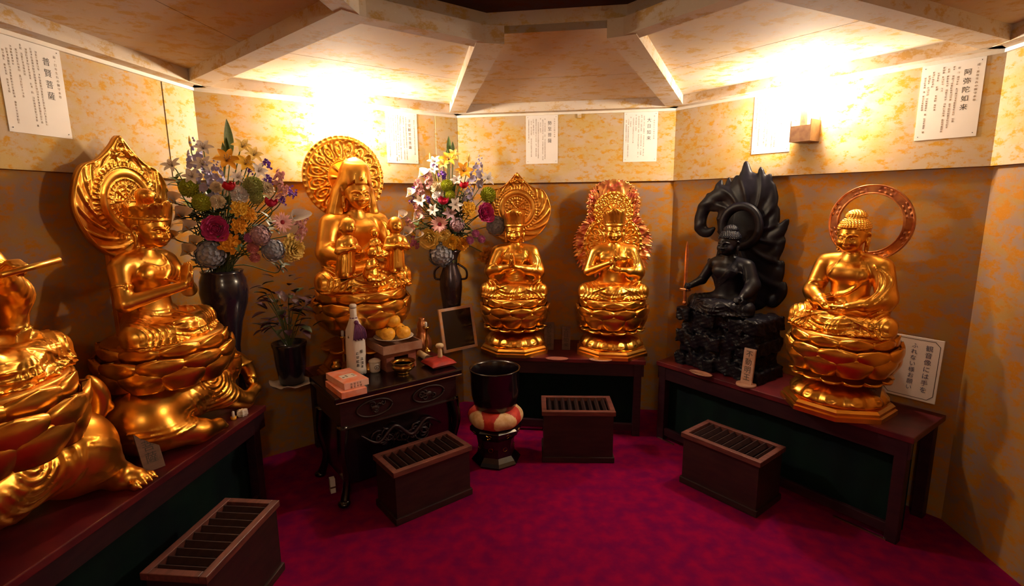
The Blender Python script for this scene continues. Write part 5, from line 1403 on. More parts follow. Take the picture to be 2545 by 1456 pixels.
def boxes():
    offering_box(-1.165, 1.825, WALL['left'].rz, .47, .25, .335, 'slatted offering box at the bottom left in front of the left ledge')
    offering_box(-.486, 2.580, R(38.4), .465, .25, .29, 'offering box in front of the carved altar table')
    offering_box(.405, 3.095, R(-2.5), .45, .27, .335, 'offering box under the red-flamed statue, beside the gong stand')
    offering_box(1.197, 2.640, R(-52), .455, .275, .305, 'offering box in front of the ledge at the right')
BOUQUETS = [
    ('left', (-1.54, 2.72), 1.25, [
        ('leaf_spear', 'sprig', 0.113, -0.005, 0.677, 0.098, 'tallest dark leaf spike at the very top of the left bouquet'),
        ('leaf_spear', 'sprig', 0.116, -0.075, 0.606, 0.048, 'short broad leaf below the tallest spike of the left bouquet'),
        ('lily', 'gold', 0.135, -0.097, 0.557, 0.0676, 'deep golden lily left of the top cluster in the left bouquet'),
        ('lily', 'paleyellow', 0.182, -0.027, 0.629, 0.0528, 'pale yellow lily at the top of the left bouquet, under the leaf spike'),
        ('lily', 'paleyellow', 0.232, -0.022, 0.59, 0.051, 'pale yellow lily at the right of the top cluster in the left bouquet'),
        ('lily', 'yellow', 0.208, -0.066, 0.543, 0.0544, 'yellow lily low in the top cluster of the left bouquet'),
        ('bud', 'paleyellow', -0.052, -0.064, 0.659, 0.03, 'single yellow bud above the upper left of the left bouquet'),
        ('delphinium', 'lavender', -0.019, -0.088, 0.573, 0.0996, 'lavender flower spike with bare buds at the upper left of the left bouquet'),
        ('delphinium', 'lavender', 0.05, -0.137, 0.459, 0.0946, 'lavender flower spike in the middle of the left bouquet, beside the red tulip'),
        ('delphinium', 'lavender', 0.091, -0.113, 0.506, 0.0714, 'short lavender spike under the golden lily of the left bouquet'),
        ('lily', 'white', 0.015, -0.073, 0.618, 0.052, 'white lily at the upper left of the left bouquet'),
        ('lily', 'white', 0.036, -0.128, 0.537, 0.0492, 'white lily with dark stamens below the upper left lily of the left bouquet'),
        ('lily', 'white', -0.007, -0.152, 0.479, 0.0489, 'white lily above the green mums of the left bouquet'),
        ('lily', 'white', -0.125, -0.105, 0.534, 0.0476, 'white lily at the far upper left edge of the left bouquet'),
        ('lily', 'white', 0.259, -0.042, 0.509, 0.0489, 'white lily at the upper right of the left bouquet'),
        ('lily', 'white', 0.183, -0.105, 0.477, 0.0359, 'small white lily above the red tulip of the left bouquet'),
        ('tulip', 'red', 0.151, -0.131, 0.435, 0.0376, 'bright red tulip in the upper middle of the left bouquet'),
        ('tulip', 'crimson', 0.304, -0.03, 0.354, 0.0372, 'crimson tulip at the right of the left bouquet'),
        ('mum', 'lime', 0.038, -0.175, 0.361, 0.045, 'lime green mum left of centre in the left bouquet'),
        ('mum', 'lime', -0.02, -0.166, 0.429, 0.0469, 'lime green mum at the left, above the other one, in the left bouquet'),
        ('mum', 'greenish', 0.244, -0.074, 0.44, 0.0485, 'yellow-green mum right of the red tulip in the left bouquet'),
        ('mum', 'greenish', 0.256, -0.074, 0.38, 0.0345, 'small yellow-green mum above the yellow ruffled flowers of the left bouquet'),
        ('carnation', 'cream', 0.107, -0.159, 0.366, 0.0334, 'cream carnation below the red tulip of the left bouquet'),
        ('carnation', 'cream', 0.102, -0.15, 0.435, 0.0295, 'cream carnation touching the left side of the red tulip in the left bouquet'),
        ('carnation', 'white', 0.193, -0.115, 0.404, 0.0439, 'white carnation touching the right side of the red tulip in the left bouquet'),
        ('carnation', 'cream', 0.297, -0.029, 0.431, 0.035, 'cream carnation above the crimson tulip of the left bouquet'),
        ('calla', 'white', -0.104, -0.197, 0.379, 0.0426, 'white calla lily highest of those along the left edge of the left bouquet'),
        ('calla', 'white', -0.082, -0.185, 0.304, 0.0508, 'white calla lily in the middle of the left edge of the left bouquet'),
        ('calla', 'white', -0.058, -0.176, 0.247, 0.0394, 'white calla lily below centre on the left edge of the left bouquet'),
        ('calla', 'cream', -0.044, -0.165, 0.172, 0.0378, 'cream calla lily above the lowest one of the left bouquet'),
        ('calla', 'cream', -0.075, -0.18, 0.128, 0.0436, 'cream calla lily lowest on the left side of the left bouquet, by the praying hands'),
        ('calla', 'cream', -0.12, -0.206, 0.203, 0.0351, 'cream calla lily behind the gold statue face'),
        ('calla', 'white', 0.379, 0.077, 0.287, 0.0432, 'white calla lily between pale pink blooms at the right of the left bouquet'),
        ('peony', 'pink', 0.083, -0.163, 0.233, 0.0674, 'big magenta pink peony in the lower middle of the left bouquet'),
        ('ruffle', 'yellow', 0.189, -0.123, 0.33, 0.046, 'ruffled yellow flower at the centre of the left bouquet'),
        ('ruffle', 'gold', 0.221, -0.101, 0.299, 0.0384, 'ruffled golden flower right of the central yellow one in the left bouquet'),
        ('ruffle', 'gold', 0.177, -0.124, 0.243, 0.0402, 'ruffled golden flower beside the magenta peony of the left bouquet'),
        ('ruffle', 'gold', 0.125, -0.131, 0.157, 0.0504, 'ruffled golden flower under the magenta peony of the left bouquet'),
        ('pompon', 'lilacpink', 0.208, -0.091, 0.182, 0.0266, 'small pink pompon below centre in the left bouquet'),
        ('pompon', 'rosepink', 0.211, -0.07, 0.129, 0.031, 'rose pink pompon low in the left bouquet'),
        ('pompon', 'rosepink', 0.206, -0.049, 0.077, 0.0272, 'dusky orange-pink pompon lowest in the left bouquet'),
        ('gerbera', 'palepink', 0.335, 0.017, 0.255, 0.0487, 'pale pink daisy with a dark centre at the right of the left bouquet'),
        ('statice', 'purple', 0.282, 0.005, 0.557, 0.0289, 'purple sprig highest at the right of the left bouquet'),
        ('statice', 'purple', 0.236, -0.055, 0.522, 0.0263, 'purple sprig just right of the yellow lilies of the left bouquet'),
        ('statice', 'purple', 0.293, -0.02, 0.477, 0.0288, 'purple sprig above the cream carnation at the right of the left bouquet'),
        ('statice', 'purple', 0.377, 0.079, 0.405, 0.03, 'purple sprig at the far right edge of the left bouquet'),
        ('statice', 'purple', 0.342, 0.016, 0.372, 0.0252, 'purple sprig next to the crimson tulip of the left bouquet'),
        ('stock', 'palepink', 0.332, 0.025, 0.475, 0.0461, 'pale pink stock at the upper right of the left bouquet'),
        ('stock', 'palepink', 0.346, 0.027, 0.409, 0.0421, 'pale pink stock above the purple sprigs at the right of the left bouquet'),
        ('stock', 'palepink', 0.394, 0.142, 0.263, 0.0487, 'pale pink stock at the right edge of the left bouquet'),
        ('stock', 'palepink', 0.372, 0.14, 0.18, 0.0489, 'pale pink stock above the big yellow bloom of the left bouquet'),
        ('carnation', 'paleyellow', 0.339, 0.121, 0.108, 0.0754, 'big yellow carnation at the lower right of the left bouquet'),
        ('hydrangea', 'bluegrey', 0.029, -0.142, 0.105, 0.0766, 'blue-grey hydrangea at the bottom of the left bouquet'),
        ('hydrangea', 'mauve', 0.25, -0.061, 0.192, 0.0578, 'greyish mauve hydrangea right of the small pink pompon in the left bouquet'),
        ('hydrangea', 'bluegrey', 0.279, 0.005, 0.109, 0.0638, 'blue-grey hydrangea left of the big yellow carnation in the left bouquet'),
        ('leaf_spray', 'leaf_dark', -0.022, -0.138, 0.308, 0.0716, 'dark leaf spray left of the magenta peony in the left bouquet'),
        ('leaf_spray', 'leaf_dark', -0.068, -0.077, 0.052, 0.058, 'dark leaf spray at the bottom left of the left bouquet'),
        ('leaf_spray', 'sprig', -0.116, -0.1, 0.466, 0.0599, 'leaf spray at the upper left, behind the gold halo, in the left bouquet'),
        ('leaf_spray', 'leaf_dark', 0.27, 0.012, 0.239, 0.0846, 'dark leaf spray beside the pale pink daisy of the left bouquet'),
        ('leaf_spray', 'leaf_dark', 0.113, -0.105, 0.346, 0.0724, 'dark leaf spray under the cream carnations of the left bouquet'),
        ('leaf_spray', 'sprig', 0.254, -0.009, 0.405, 0.0747, 'leaf spray between the green mums and the crimson tulip of the left bouquet'),
        ('leaf_spray', 'leaf_dark', 0.268, 0.117, 0.014, 0.0534, 'leaf spray at the bottom right of the left bouquet'),
    ]),
    ('right', (-0.447, 3.735), 1.25, [
        ('leaf_spear', 'sprig', 0.02, -0.028, 0.736, 0.0671, 'tallest leaf spike at the top of the right bouquet'),
        ('leaf_spear', 'sprig', 0.047, -0.025, 0.714, 0.0532, 'pale leaf spike beside the tallest one of the right bouquet'),
        ('leaf_spear', 'sprig', 0.01, -0.076, 0.678, 0.036, 'short leaf under the spikes of the right bouquet'),
        ('lily', 'yellow', 0.024, -0.116, 0.629, 0.0659, 'yellow lily at the top of the right bouquet'),
        ('lily', 'paleyellow', 0.053, -0.089, 0.66, 0.0524, 'pale yellow lily just under the leaf spikes of the right bouquet'),
        ('lily', 'paleyellow', -0.01, -0.135, 0.598, 0.0492, 'pale yellow lily left of the top yellow one in the right bouquet'),
        ('lily', 'gold', 0.123, -0.136, 0.552, 0.0685, 'orange-gold lily above the red tulip of the right bouquet'),
        ('bud', 'paleyellow', -0.107, -0.075, 0.657, 0.0305, 'yellow bud at the upper left of the right bouquet'),
        ('bud', 'paleyellow', 0.158, -0.06, 0.651, 0.0334, 'slender bud at the upper right of the right bouquet'),
        ('lily', 'white', -0.069, -0.121, 0.616, 0.0494, 'white lily under the left bud of the right bouquet'),
        ('lily', 'white', -0.077, -0.149, 0.561, 0.0436, 'white lily lower at the upper left of the right bouquet'),
        ('lily', 'white', 0.078, -0.167, 0.492, 0.0436, 'white lily left of the upper red tulip in the right bouquet'),
        ('calla', 'white', -0.167, -0.141, 0.544, 0.0465, 'white calla lily at the upper left of the right bouquet'),
        ('calla', 'white', -0.253, -0.151, 0.413, 0.0439, 'white calla lily at the left edge of the right bouquet'),
        ('calla', 'white', -0.318, -0.159, 0.265, 0.0524, 'white calla lily sticking out farthest left of the right bouquet'),
        ('calla', 'white', -0.289, -0.155, 0.149, 0.0528, 'white calla lily at the lower left, below the farthest one, of the right bouquet'),
        ('calla', 'white', -0.212, -0.17, 0.247, 0.0468, 'white calla lily beside the pink daisy stems of the right bouquet'),
        ('calla', 'white', -0.207, -0.152, 0.128, 0.0418, 'white calla lily lowest, next to the big yellow rose of the right bouquet'),
        ('carnation', 'cream', -0.057, -0.185, 0.453, 0.0407, 'cream carnation above the left red tulip of the right bouquet'),
        ('carnation', 'white', -0.049, -0.195, 0.397, 0.038, 'white carnation touching the left red tulip of the right bouquet'),
        ('stock', 'palepink', -0.107, -0.17, 0.491, 0.0544, 'pale pink stock at the upper left of the right bouquet'),
        ('stock', 'palepink', -0.175, -0.166, 0.444, 0.0546, 'pale pink stock at the left, beside the purple sprig, of the right bouquet'),
        ('stock', 'palepink', -0.184, -0.181, 0.294, 0.0493, 'pale pink stock above the lower calla lilies of the right bouquet'),
        ('stock', 'palepink', -0.255, -0.146, 0.206, 0.0417, 'pale pink stock at the far lower left of the right bouquet'),
        ('statice', 'purple', -0.222, -0.148, 0.44, 0.0247, 'purple sprig at the upper left edge of the right bouquet'),
        ('statice', 'purple', -0.22, -0.164, 0.359, 0.0274, 'purple sprig at the left edge, second down, of the right bouquet'),
        ('statice', 'purple', -0.119, -0.191, 0.374, 0.0272, 'dark purple sprig left of the red tulips in the right bouquet'),
        ('statice', 'purple', -0.067, -0.134, 0.594, 0.0246, 'purple sprig under the white lily at the top of the right bouquet'),
        ('statice', 'purple', -0.019, -0.164, 0.533, 0.0354, 'purple sprig below the yellow lilies of the right bouquet'),
        ('statice', 'lilacpink', -0.233, -0.116, 0.065, 0.0451, 'purple bloom at the lower left of the right bouquet'),
        ('tulip', 'red', 0.126, -0.163, 0.46, 0.0382, 'red tulip higher of the two in the right bouquet'),
        ('tulip', 'crimson', -0.01, -0.199, 0.356, 0.0435, 'red tulip left of centre in the right bouquet'),
        ('mum', 'lime', 0.016, -0.183, 0.46, 0.0434, 'lime green mum between the red tulips of the right bouquet'),
        ('mum', 'lime', 0.037, -0.191, 0.396, 0.0353, 'small lime green mum right of the left tulip in the right bouquet'),
        ('mum', 'lime', 0.288, -0.098, 0.397, 0.0558, 'yellow-green mum at the right of the right bouquet'),
        ('delphinium', 'lavender', 0.215, -0.07, 0.563, 0.1004, 'greyish lavender spike at the upper right of the right bouquet'),
        ('delphinium', 'lavender', 0.158, -0.142, 0.409, 0.0771, 'lavender spike below the upper tulip of the right bouquet'),
        ('lily', 'white', 0.278, -0.075, 0.502, 0.0559, 'white lily at the far upper right of the right bouquet'),
        ('lily', 'white', 0.068, -0.192, 0.329, 0.0545, 'white lily at the centre of the right bouquet'),
        ('lily', 'white', -0.161, -0.184, 0.358, 0.0491, 'white lily at the left of the right bouquet'),
        ('lily', 'white', -0.079, -0.2, 0.298, 0.0463, 'white lily below the left tulip of the right bouquet'),
        ('lily', 'mauve', 0.034, -0.197, 0.275, 0.0519, 'mauve lily below centre in the right bouquet'),
        ('ruffle', 'yellow', 0.158, -0.17, 0.306, 0.0522, 'ruffled yellow flower beside the pink peony in the right bouquet'),
        ('peony', 'pink', 0.267, -0.119, 0.274, 0.0725, 'magenta pink peony at the right of the right bouquet'),
        ('gerbera', 'palepink', -0.04, -0.195, 0.203, 0.0548, 'pale pink daisy with a red centre in the right bouquet'),
        ('rose', 'paleyellow', -0.118, -0.171, 0.107, 0.0721, 'big pale yellow rose at the lower left of the right bouquet'),
        ('carnation', 'paleyellow', -0.022, -0.183, 0.131, 0.0497, 'pale yellow carnation right of the big rose in the right bouquet'),
        ('carnation', 'yellow', 0.03, -0.165, 0.077, 0.0584, 'yellow carnation at the bottom middle of the right bouquet'),
        ('carnation', 'gold', 0.108, -0.145, 0.063, 0.0476, 'golden carnation at the bottom, right of the yellow one, in the right bouquet'),
        ('pompon', 'lilacpink', 0.198, -0.134, 0.134, 0.028, 'small lilac pompon, highest of three, in the right bouquet'),
        ('pompon', 'lilacpink', 0.237, -0.1, 0.092, 0.0283, 'small lilac pompon, rightmost of three, in the right bouquet'),
        ('pompon', 'lilacpink', 0.156, -0.138, 0.088, 0.0308, 'small lilac pompon, leftmost of three, in the right bouquet'),
        ('hydrangea', 'bluegrey', -0.048, -0.131, -0.015, 0.0931, 'blue-grey hydrangea hanging at the bottom left of the right bouquet'),
        ('hydrangea', 'bluegrey', 0.339, -0.042, 0.181, 0.0773, 'blue-grey hydrangea at the right edge of the right bouquet'),
        ('hydrangea', 'mauve', 0.077, -0.184, 0.199, 0.055, 'mauve hydrangea right of the pink daisy in the right bouquet'),
        ('ruffle', 'orange', 0.256, 0.0, -0.029, 0.0672, 'orange ruffled flower at the lower right of the right bouquet'),
        ('leaf_spray', 'sprig', -0.193, -0.124, 0.188, 0.0616, 'green leaf spray at the lower left of the right bouquet'),
        ('leaf_spray', 'leaf_dark', 0.31, -0.034, 0.359, 0.0569, 'dark leaf spray above the pink peony of the right bouquet'),
        ('leaf_spray', 'leaf_dark', 0.108, -0.118, 0.148, 0.073, 'dark leaf spray at the lower middle of the right bouquet'),
        ('leaf_spray', 'sprig', 0.115, -0.128, 0.382, 0.0664, 'leaf spray at the centre of the right bouquet'),
        ('leaf_spray', 'leaf_dark', -0.053, -0.15, 0.248, 0.0609, 'dark leaf spray behind the pink daisy of the right bouquet'),
    ]),
]
# ------------------------------------------------------------------ flowers
def strip(fn, nu=4, nv=6):
    V = [fn(-1 + 2 * j / nu, i / nv) for i in range(nv + 1) for j in range(nu + 1)]
    F = [(i * (nu + 1) + j, i * (nu + 1) + j + 1, (i + 1) * (nu + 1) + j + 1, (i + 1) * (nu + 1) + j) for i in range(nv) for j in range(nu)]
    return V, F

def leaf_vf(L=1.0, W=.22, bend=.25):
    """leaf along +Y, top side +Z, with a folded midrib and thickness"""
    w = lambda t: W * math.sin(PI * min(1, t * .96 + .04)) ** .8 * (1 - .35 * t)
    V, F = strip(lambda u, t: (w(t) * u, L * t, -bend * L * t * t + .25 * w(t) * abs(u)), 4, 8)
    n = len(V); V = V + [(x, y, z - .012 * L) for x, y, z in V]; F = F + [tuple(n + a for a in f[::-1]) for f in F]
    return V, F

def ring_petals(mb, n, L, W, e0, e1, z0=0, r0=0.0, cup=.2, pw=.8, ph=0.0, wav=0.0, tipw=.0, rnd_=None):
    """n petals whose elevation goes from e0 at the base to e1 at the tip (radians above the horizontal)"""
    for k in range(n):
        a = 2 * PI * (k + ph) / n + (rnd_.uniform(-.12, .12) if rnd_ else 0); s = rnd_.uniform(.88, 1.1) if rnd_ else 1
        pts = []; r, z = r0, z0; nv = 6
        for i in range(nv + 1):
            t = i / nv; pts.append((r, z)); e = e0 + (e1 - e0) * t; r += math.cos(e) * L * s / nv; z += math.sin(e) * L * s / nv
        def fn(u, t):
            i = int(round(t * nv)); R_, Z_ = pts[i]
            w = W * s * max(tipw if t > .9 else .06, math.sin(PI * min(1, .08 + t * .90)) ** pw)
            lift = cup * W * u * u * (1 - .4 * t)
            zz = Z_ + lift * math.cos(e0 + (e1 - e0) * t) + wav * math.sin(u * 4 + t * 5 + k)
            rr = R_ - lift * math.sin(e0 + (e1 - e0) * t)
            return (rr * math.cos(a) - w * u * math.sin(a), rr * math.sin(a) + w * u * math.cos(a), zz)
        V, F = strip(fn, 4, nv); mb.add(V, F)

def bloom(kind, seed):
    """unit-radius bloom facing +Z; slot 0 petals, slot 1 centre"""
    r = random.Random(seed); mb = MB()
    if kind == 'lily':
        ring_petals(mb, 3, 1.25, .30, 1.05, -.55, cup=.25, pw=.75, rnd_=r); ring_petals(mb, 3, 1.25, .24, 1.0, -.5, cup=.25, pw=.75, ph=.5, rnd_=r)
        mb.cur = 1
        for k in range(6):
            a = k * 1.047 + .3; mb.tube([(0, 0, .1), (.16 * math.cos(a), .16 * math.sin(a), .55), (.24 * math.cos(a), .24 * math.sin(a), .72)], [.018, .014, .035], 5)
    elif kind == 'tulip':
        ring_petals(mb, 3, 1.9, .72, .25, 1.95, z0=-.75, cup=.55, pw=.55, rnd_=r); ring_petals(mb, 3, 1.8, .68, .2, 2.0, z0=-.75, cup=.55, pw=.55, ph=.5, rnd_=r)
    elif kind in ('rose', 'peony'):
        N = 5 if kind == 'rose' else 7
        for i in range(N):
            f = i / (N - 1); ring_petals(mb, 5 + i, .45 + .62 * f, .30 + .30 * f, 1.35 - .8 * f, 1.75 - 1.25 * f, z0=-.30 * f, r0=.04 + .16 * f, cup=.45, pw=.45, ph=i * .37, wav=.035 if kind == 'peony' else .015, tipw=.35, rnd_=r)
        mb.ball((0, 0, .15), .20, 6)
    elif kind == 'carnation':
        for i in range(6):
            f = i / 5; ring_petals(mb, 6 + i, .50 + .50 * f, .34, 1.35 - 1.15 * f, 1.0 - 1.2 * f, z0=.05 - .25 * f, r0=.05, cup=.25, pw=.35, ph=i * .4, wav=.085, tipw=.55, rnd_=r)
    elif kind == 'ruffle':
        for q in range(4):
            cx, cy = .42 * math.cos(q * 1.6 + .4), .42 * math.sin(q * 1.6 + .4); m2 = MB()
            for i in range(3): ring_petals(m2, 5, .30 + .22 * i, .24, 1.1 - .5 * i, .6 - .6 * i, cup=.3, pw=.4, ph=i * .4, wav=.07, tipw=.5, rnd_=r)
            mb.add(m2.V, m2.F, Matrix.Translation((cx, cy, .1 * q)))
    elif kind == 'gerbera':
        for i in range(2): ring_petals(mb, 20, 1.0 - .22 * i, .115, .30 + .25 * i, -.05 + .15 * i, z0=.02 * i, r0=.12, cup=.2, pw=.6, ph=.5 * i, rnd_=r)
        mb.cur = 1; mb.ball((0, 0, .10), (.24, .24, .12), 8)
    elif kind in ('mum', 'pompon'):
        n = 90 if kind == 'mum' else 60
        for i in range(n):
            z = 1 - 1.65 * (i + .5) / n; q = math.sqrt(1 - z * z); a = i * 2.39996; d = Vector((q * math.cos(a), q * math.sin(a), z * .8))
            V, F = strip(lambda u, t: ((.13 if kind == 'mum' else .17) * u * math.sin(PI * min(1, .15 + .8 * t)), .55 + .45 * t + r.uniform(-.02, .02), .12 * u * u + .16 * t * t), 2, 3)
            mb.add(V, F, d.to_track_quat('Y', 'Z').to_matrix().to_4x4())
        mb.ball((0, 0, 0), (.62, .62, .5), 7)
    elif kind == 'hydrangea':
        n = 74
        for i in range(n):
            z = 1 - 1.5 * (i + .5) / n; q = math.sqrt(1 - z * z); a = i * 2.39996; d = Vector((q * math.cos(a), q * math.sin(a), z * .75)); rr = r.uniform(.78, .95)
            m2 = MB(); ring_petals(m2, 4, .19, .105, .25, -.15, cup=.15, pw=.40, ph=r.random(), tipw=.55)
            mb.add(m2.V, m2.F, Matrix.Translation(d * rr) @ d.to_track_quat('Z', 'Y').to_matrix().to_4x4())
        mb.ball((0, 0, 0), (.78, .78, .58), 9)
    elif kind == 'statice':
        for i in range(26):
            p = Vector((r.gauss(0, .42), r.gauss(0, .42), r.gauss(0, .25))); m2 = MB(); ring_petals(m2, 5, .30, .13, .8, .1, cup=.2, pw=.5)
            mb.add(m2.V, m2.F, Matrix.Translation(p) @ Euler((r.uniform(-.9, .9), r.uniform(-.9, .9), 0)).to_matrix().to_4x4())
    elif kind == 'stock':
        for i in range(15):
            p = Vector((r.gauss(0, .22), r.gauss(0, .22), 0)); z = -.9 + 1.8 * i / 14; w = .5 * (1 - .35 * i / 14); a = i * 2.4
            p = Vector((w * math.cos(a) * .8, w * math.sin(a) * .8, z)); d = Vector((math.cos(a), math.sin(a), .5)); m2 = MB()
            for q in range(2): ring_petals(m2, 5, .30 - .06 * q, .20, .55 + .5 * q, .0 + .4 * q, cup=.3, pw=.45, wav=.04, ph=q * .5, tipw=.4, rnd_=r)
            mb.add(m2.V, m2.F, Matrix.Translation(p) @ d.to_track_quat('Z', 'Y').to_matrix().to_4x4())
    elif kind == 'delphinium':
        for i in range(20):
            t = i / 19; a = i * 2.4; w = .42 * (1 - .75 * t); p = Vector((w * math.cos(a), w * math.sin(a), -1 + 2 * t)); d = Vector((math.cos(a), math.sin(a), .35)); s = .34 * (1 - .6 * t); m2 = MB()
            if t < .72: ring_petals(m2, 5, s, s * .5, .6, .1, cup=.25, pw=.5)
            else: m2.ball((0, 0, 0), s * .42, 5)
            mb.add(m2.V, m2.F, Matrix.Translation(p) @ d.to_track_quat('Z', 'Y').to_matrix().to_4x4())
    elif kind == 'calla':
        # rolled spathe with a pointed lip; spadix inside
        def fn(u, t):
            a = u * PI * 1.02; op = .10 + .62 * t ** 1.4; lip = (1 + .75 * math.cos(a) * t * t)
            return (op * lip * math.cos(a) + .28 * t * t * max(0, math.cos(a)) ** 3, op * .85 * math.sin(a), -1.05 + 1.6 * t + .40 * t * t * math.cos(a) - .25 * t ** 3)
        V, F = strip(fn, 18, 10); mb.add(V, F); mb.cur = 1; mb.tube([(0, 0, -.6), (.05, 0, .05)], [.07, .05], 7)
    elif kind == 'bud':
        mb.lathe([(0, -1), (.20, -.7), (.27, -.2), (.20, .4), (.08, .85), (0, 1)], 12, mod=lambda a, i, q, z: (q * (1 + .06 * math.cos(3 * a)), z))
    elif kind == 'leaf_spear':
        for k in range(2):
            V, F = leaf_vf(2.0, .30, .06); mb.add(V, F, Matrix.Translation((0, 0, -1)) @ Euler((R(86), 0, R(75 * k))).to_matrix().to_4x4() @ Matrix.Scale(1 - .45 * k, 4))
    elif kind == 'leaf_spray':
        for k in range(9):
            a = k * 2.4; V, F = leaf_vf(1.1, .26, .3)
            mb.add(V, F, Matrix.Translation((0, 0, -.5 + .1 * k)) @ Euler((R(r.uniform(5, 45)), 0, a)).to_matrix().to_4x4() @ Matrix.Scale(r.uniform(.7, 1), 4))
    return mb

FNAME = {'lily': 'lily', 'tulip': 'tulip', 'rose': 'rose', 'peony': 'peony', 'carnation': 'carnation', 'ruffle': 'ruffled_flower', 'gerbera': 'daisy', 'mum': 'chrysanthemum', 'pompon': 'pompon_flower',
         'hydrangea': 'hydrangea', 'statice': 'purple_sprig', 'stock': 'stock_flower', 'delphinium': 'flower_spike', 'calla': 'calla_lily', 'bud': 'flower_bud', 'leaf_spear': 'leaf_spike', 'leaf_spray': 'leaf_spray'}

def bouquets():
    cache = {}
    lv, lf = leaf_vf(1.0, .24)
    for bi, (side, v, zm, rows) in enumerate(BOUQUETS):
        r = random.Random(50 + bi); grp = 'flowers of the %s bouquet' % side
        # vase
        if side == 'left':
            t = thing('flower_vase', 'tall dark blue-black vase of the left bouquet, behind the elephant', 'vase', (v[0], v[1], LEDGE + .0005))
            prof = [(0, 0), (.075, 0), (.082, .015), (.060, .06), (.048, .16), (.052, .30), (.075, .43), (.108, .53), (.118, .60), (.112, .66), (.098, .695), (.104, .712), (.096, .712), (.09, .69), (.10, .60), (0, .40)]
            mb = MB(); mb.lathe(prof, 40); mb.build('body', M['vase'], t, True)
        else:
            t = thing('flower_vase', 'tall dark metal vase of the right bouquet, behind the picture frame', 'vase', (v[0], v[1], LEDGE + .0005))
            prof = [(0, 0), (.070, 0), (.074, .012), (.052, .05), (.046, .12), (.066, .30), (.082, .44), (.080, .52), (.050, .60), (.046, .64), (.070, .695), (.085, .712), (.078, .712), (.06, .68), (.03, .60), (0, .45)]
            mb = MB(); mb.lathe(prof, 40); mb.build('body', M['vase_silver'], t, True)
            mb = MB()
            for s in (-1, 1): mb.tube(spline([(s * .078, 0, .50), (s * .115, 0, .51), (s * .112, 0, .57), (s * .052, 0, .615)], 5), .008, 8)
            mb.build('handles', M['vase_silver'], t, True)
        # heart of the bouquet
        mb = MB()
        cz = .30; sc = 1.0 if side == 'left' else .9
        for i in range(170):
            d = Vector((r.gauss(0, 1), r.gauss(0, 1), r.gauss(0, .8))).normalized(); rad = r.uniform(.04, .165) * sc
            p = Vector((d.x * rad * 1.05, d.y * rad * .7 + .02, cz - .03 + d.z * rad * 1.15)) + Vector((-v[0], -v[1], 0)).normalized() * .075; mb.cur = r.choice((0, 1))
            mb.add(lv, lf, Matrix.Translation(p) @ (d + Vector((0, 0, .3))).to_track_quat('Y', 'Z').to_matrix().to_4x4() @ Matrix.Scale(r.uniform(.05, .09), 4))
        for i in range(26):
            a = r.uniform(0, 6.28); q = r.uniform(.03, .15); mb.cur = 0; mb.tube([(.04 * math.cos(a), .04 * math.sin(a), -.16), (.05 * math.cos(a), .05 * math.sin(a), .0), (q * math.cos(a), q * math.sin(a) * .7, r.uniform(.2, .42))], .003, 5)
        o = mb.build('filler_foliage', [M['leaf_dark'], M['sprig']], None, True, loc=(v[0], v[1], zm)); tag(o, 'mixed green filler leaves deep inside the %s bouquet' % side, 'foliage', kind='stuff')
        # single flowers
        for i, (kind, colr, dx, dy, dz, rad, lab) in enumerate(rows):
            pos = Vector((dx, dy, dz)); var = (i * 7) % 2
            key = (kind, colr, var)
            t = thing(FNAME[kind], lab, 'leaf' if kind.startswith('leaf') else 'flower', (v[0] + dx, v[1] + dy, zm + dz), 0, grp)
            out = Vector((dx, dy, (dz - .22) * .8)); cam = Vector((-v[0], -v[1], .25)).normalized()
            d = (out.normalized() * .75 + cam * .75).normalized()
            if kind in ('leaf_spear', 'delphinium', 'stock', 'bud', 'leaf_spray'): d = (Vector((dx * 1.2, dy * .6, dz + .1)).normalized() * .8 + Vector((0, 0, .5)) + cam * .15).normalized()
            if kind == 'tulip': d = (Vector((dx, dy, dz)).normalized() * .35 + Vector((0, 0, 1.0)) + cam * .25).normalized(); pos = pos + cam * .035; t.location = (v[0] + pos.x, v[1] + pos.y, zm + pos.z)
            if kind == 'calla': d = (Vector((dx, dy * .5, .04)).normalized() * .55 + cam * .80 + Vector((0, 0, .25))).normalized()
            if kind in ('gerbera', 'hydrangea', 'mum', 'pompon'): d = (out.normalized() * .4 + cam).normalized()
            q = d.to_track_quat('Z', 'Y').to_euler()
            if key not in cache:
                m = M[colr] if colr in M and kind.startswith('leaf') else FL[colr]
                mb = bloom(kind, hash(kind) % 97 if False else sum(map(ord, kind)) + var)
                cen = FL['centre'] if kind in ('gerbera',) else FL['gold'] if kind in ('calla',) else M['ink_soft']
                mats = [m, cen] if len(set(mb.M)) > 1 else m
                o = mb.build('bloom' if not kind.startswith('leaf') else 'leaves', mats, t, True); cache[key] = o.data
            else: o = inst('bloom' if not kind.startswith('leaf') else 'leaves', cache[key], t)
            k = {'lily': .92, 'tulip': .80, 'calla': 1.25, 'rose': .95, 'peony': .90, 'leaf_spray': 1.0}.get(kind, 1.0)
            o.rotation_euler = q; o.scale = (rad * k,) * 3
            back = -d * rad * {'tulip': .6, 'delphinium': 1.0, 'stock': .9, 'leaf_spear': .98, 'calla': .95, 'bud': .95}.get(kind, .15)
            a = r.uniform(0, 6.28); end = -pos + Vector((.045 * math.cos(a), .045 * math.sin(a), -.12)); mid = -pos * .55 + Vector((0, 0, .05)) - d * .04
            mb = MB(); mb.tube(spline([tuple(back), tuple(back - d * .05), tuple(mid), tuple(-pos + Vector((.04 * math.cos(a), .04 * math.sin(a), .0))), tuple(end)], 4), .0030, 6); mb.build('stem', M['stem'], t, True)
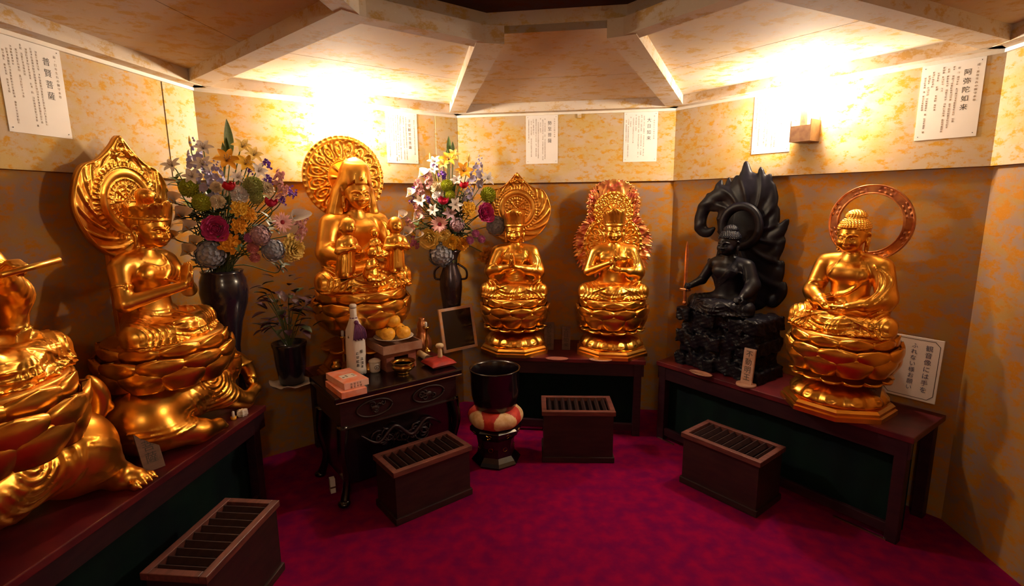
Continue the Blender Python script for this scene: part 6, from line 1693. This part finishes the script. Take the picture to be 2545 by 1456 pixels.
# ------------------------------------------------------------------ lamps, camera, render look
def wall_lamp(wn, q, z, power, label, off=.075):
    """bare bulb standing in an above an open-topped brown box fixed to the wall"""
    w = WALL[wn]; t = thing('wall_lamp', label, 'lamp', w.at(q, 0, z), w.rz, None)
    h0, h1 = -.200, -.085; W, D = .056, .105
    mb = MB(); mb.box((-W, -D, h0), (W, -.0005, h0 + .008)); mb.box((-W, -D, h0 + .008), (-W + .005, -.0005, h1)); mb.box((W - .005, -D, h0 + .008), (W, -.0005, h1)); mb.box((-W + .005, -.006, h0 + .008), (W - .005, -.0005, h1 + .02)); mb.box((-W + .005, -D, h0 + .008), (W - .005, -D + .005, h1 - .030))
    mb.build('lamp_box', M['lampbox'], t)
    mb = MB(); mb.box((-W + .006, -D + .006, h1 - .052), (W - .006, -.008, h1 - .046)); mb.lathe([(0, h1 - .046), (.018, h1 - .046), (.018, -.022), (.012, -.018), (0, -.018)], 18, Matrix.Translation((0, -off, 0))); mb.build('socket', M['lampbox'], t)
    mb = MB(); mb.ball((0, 0, 0), (.028, .028, .034), 10); mb.build('bulb', M['bulb'], t, True, loc=(0, -off, .022))
    L = bpy.data.lights.new('lamp_light', 'POINT'); L.energy = power; L.color = (1.0, .85, .64); L.shadow_soft_size = .050
    lo = bpy.data.objects.new('lamp_light', L); COL.objects.link(lo); lo.parent = t; lo.location = (0, -off, .024)
    return t

def lights():
    P = LAMP_P
    w = WALL['back_left']; wall_lamp('back_left', w.q_of(-1.085, 3.444), 2.070, P, 'glaring bare bulb lamp above the round beaded halo')
    w = WALL['back_right']; wall_lamp('back_right', w.q_of(1.677, 3.00), 2.110, P, 'glaring bulb above a small brown box, high on the right wall')
    for n, f, k in (('front', .5, LAMP_FILL),):  # weak fill lamp added out of view to brighten statue fronts and flowers
        wall_lamp(n, WALL[n].len * f, 2.085, P * k, 'added fill bulb above a brown box on the unseen %s wall behind the viewer' % n.replace('_', ' '))

def camera():
    c = bpy.data.cameras.new('camera'); o = bpy.data.objects.new('camera', c); COL.objects.link(o)
    c.sensor_width = 36.0; c.lens = 1281.0 / 2545.0 * 36.0; c.clip_start = .02
    o.matrix_world = Matrix.Translation((0, 0, EYE)) @ Matrix.Rotation(R(90 - 10.055), 4, 'X') @ Matrix.Rotation(R(-.588), 4, 'Z')
    SC.camera = o

LAMP_P = 56.0; LAMP_FILL = 0.25
room(); ledges(); posters(); statues(); altar(); gong(); boxes(); small_things(); bouquets(); lights(); camera()
wd = bpy.data.worlds.new('dim_surroundings'); SC.world = wd; wd.use_nodes = True
wd.node_tree.nodes['Background'].inputs[0].default_value = (.9, .7, .6, 1); wd.node_tree.nodes['Background'].inputs[1].default_value = .01
vs = SC.view_settings; vs.view_transform = 'Standard'; vs.look = 'None'; vs.gamma = 1.0; vs.use_curve_mapping = False; vs.exposure = 0.9
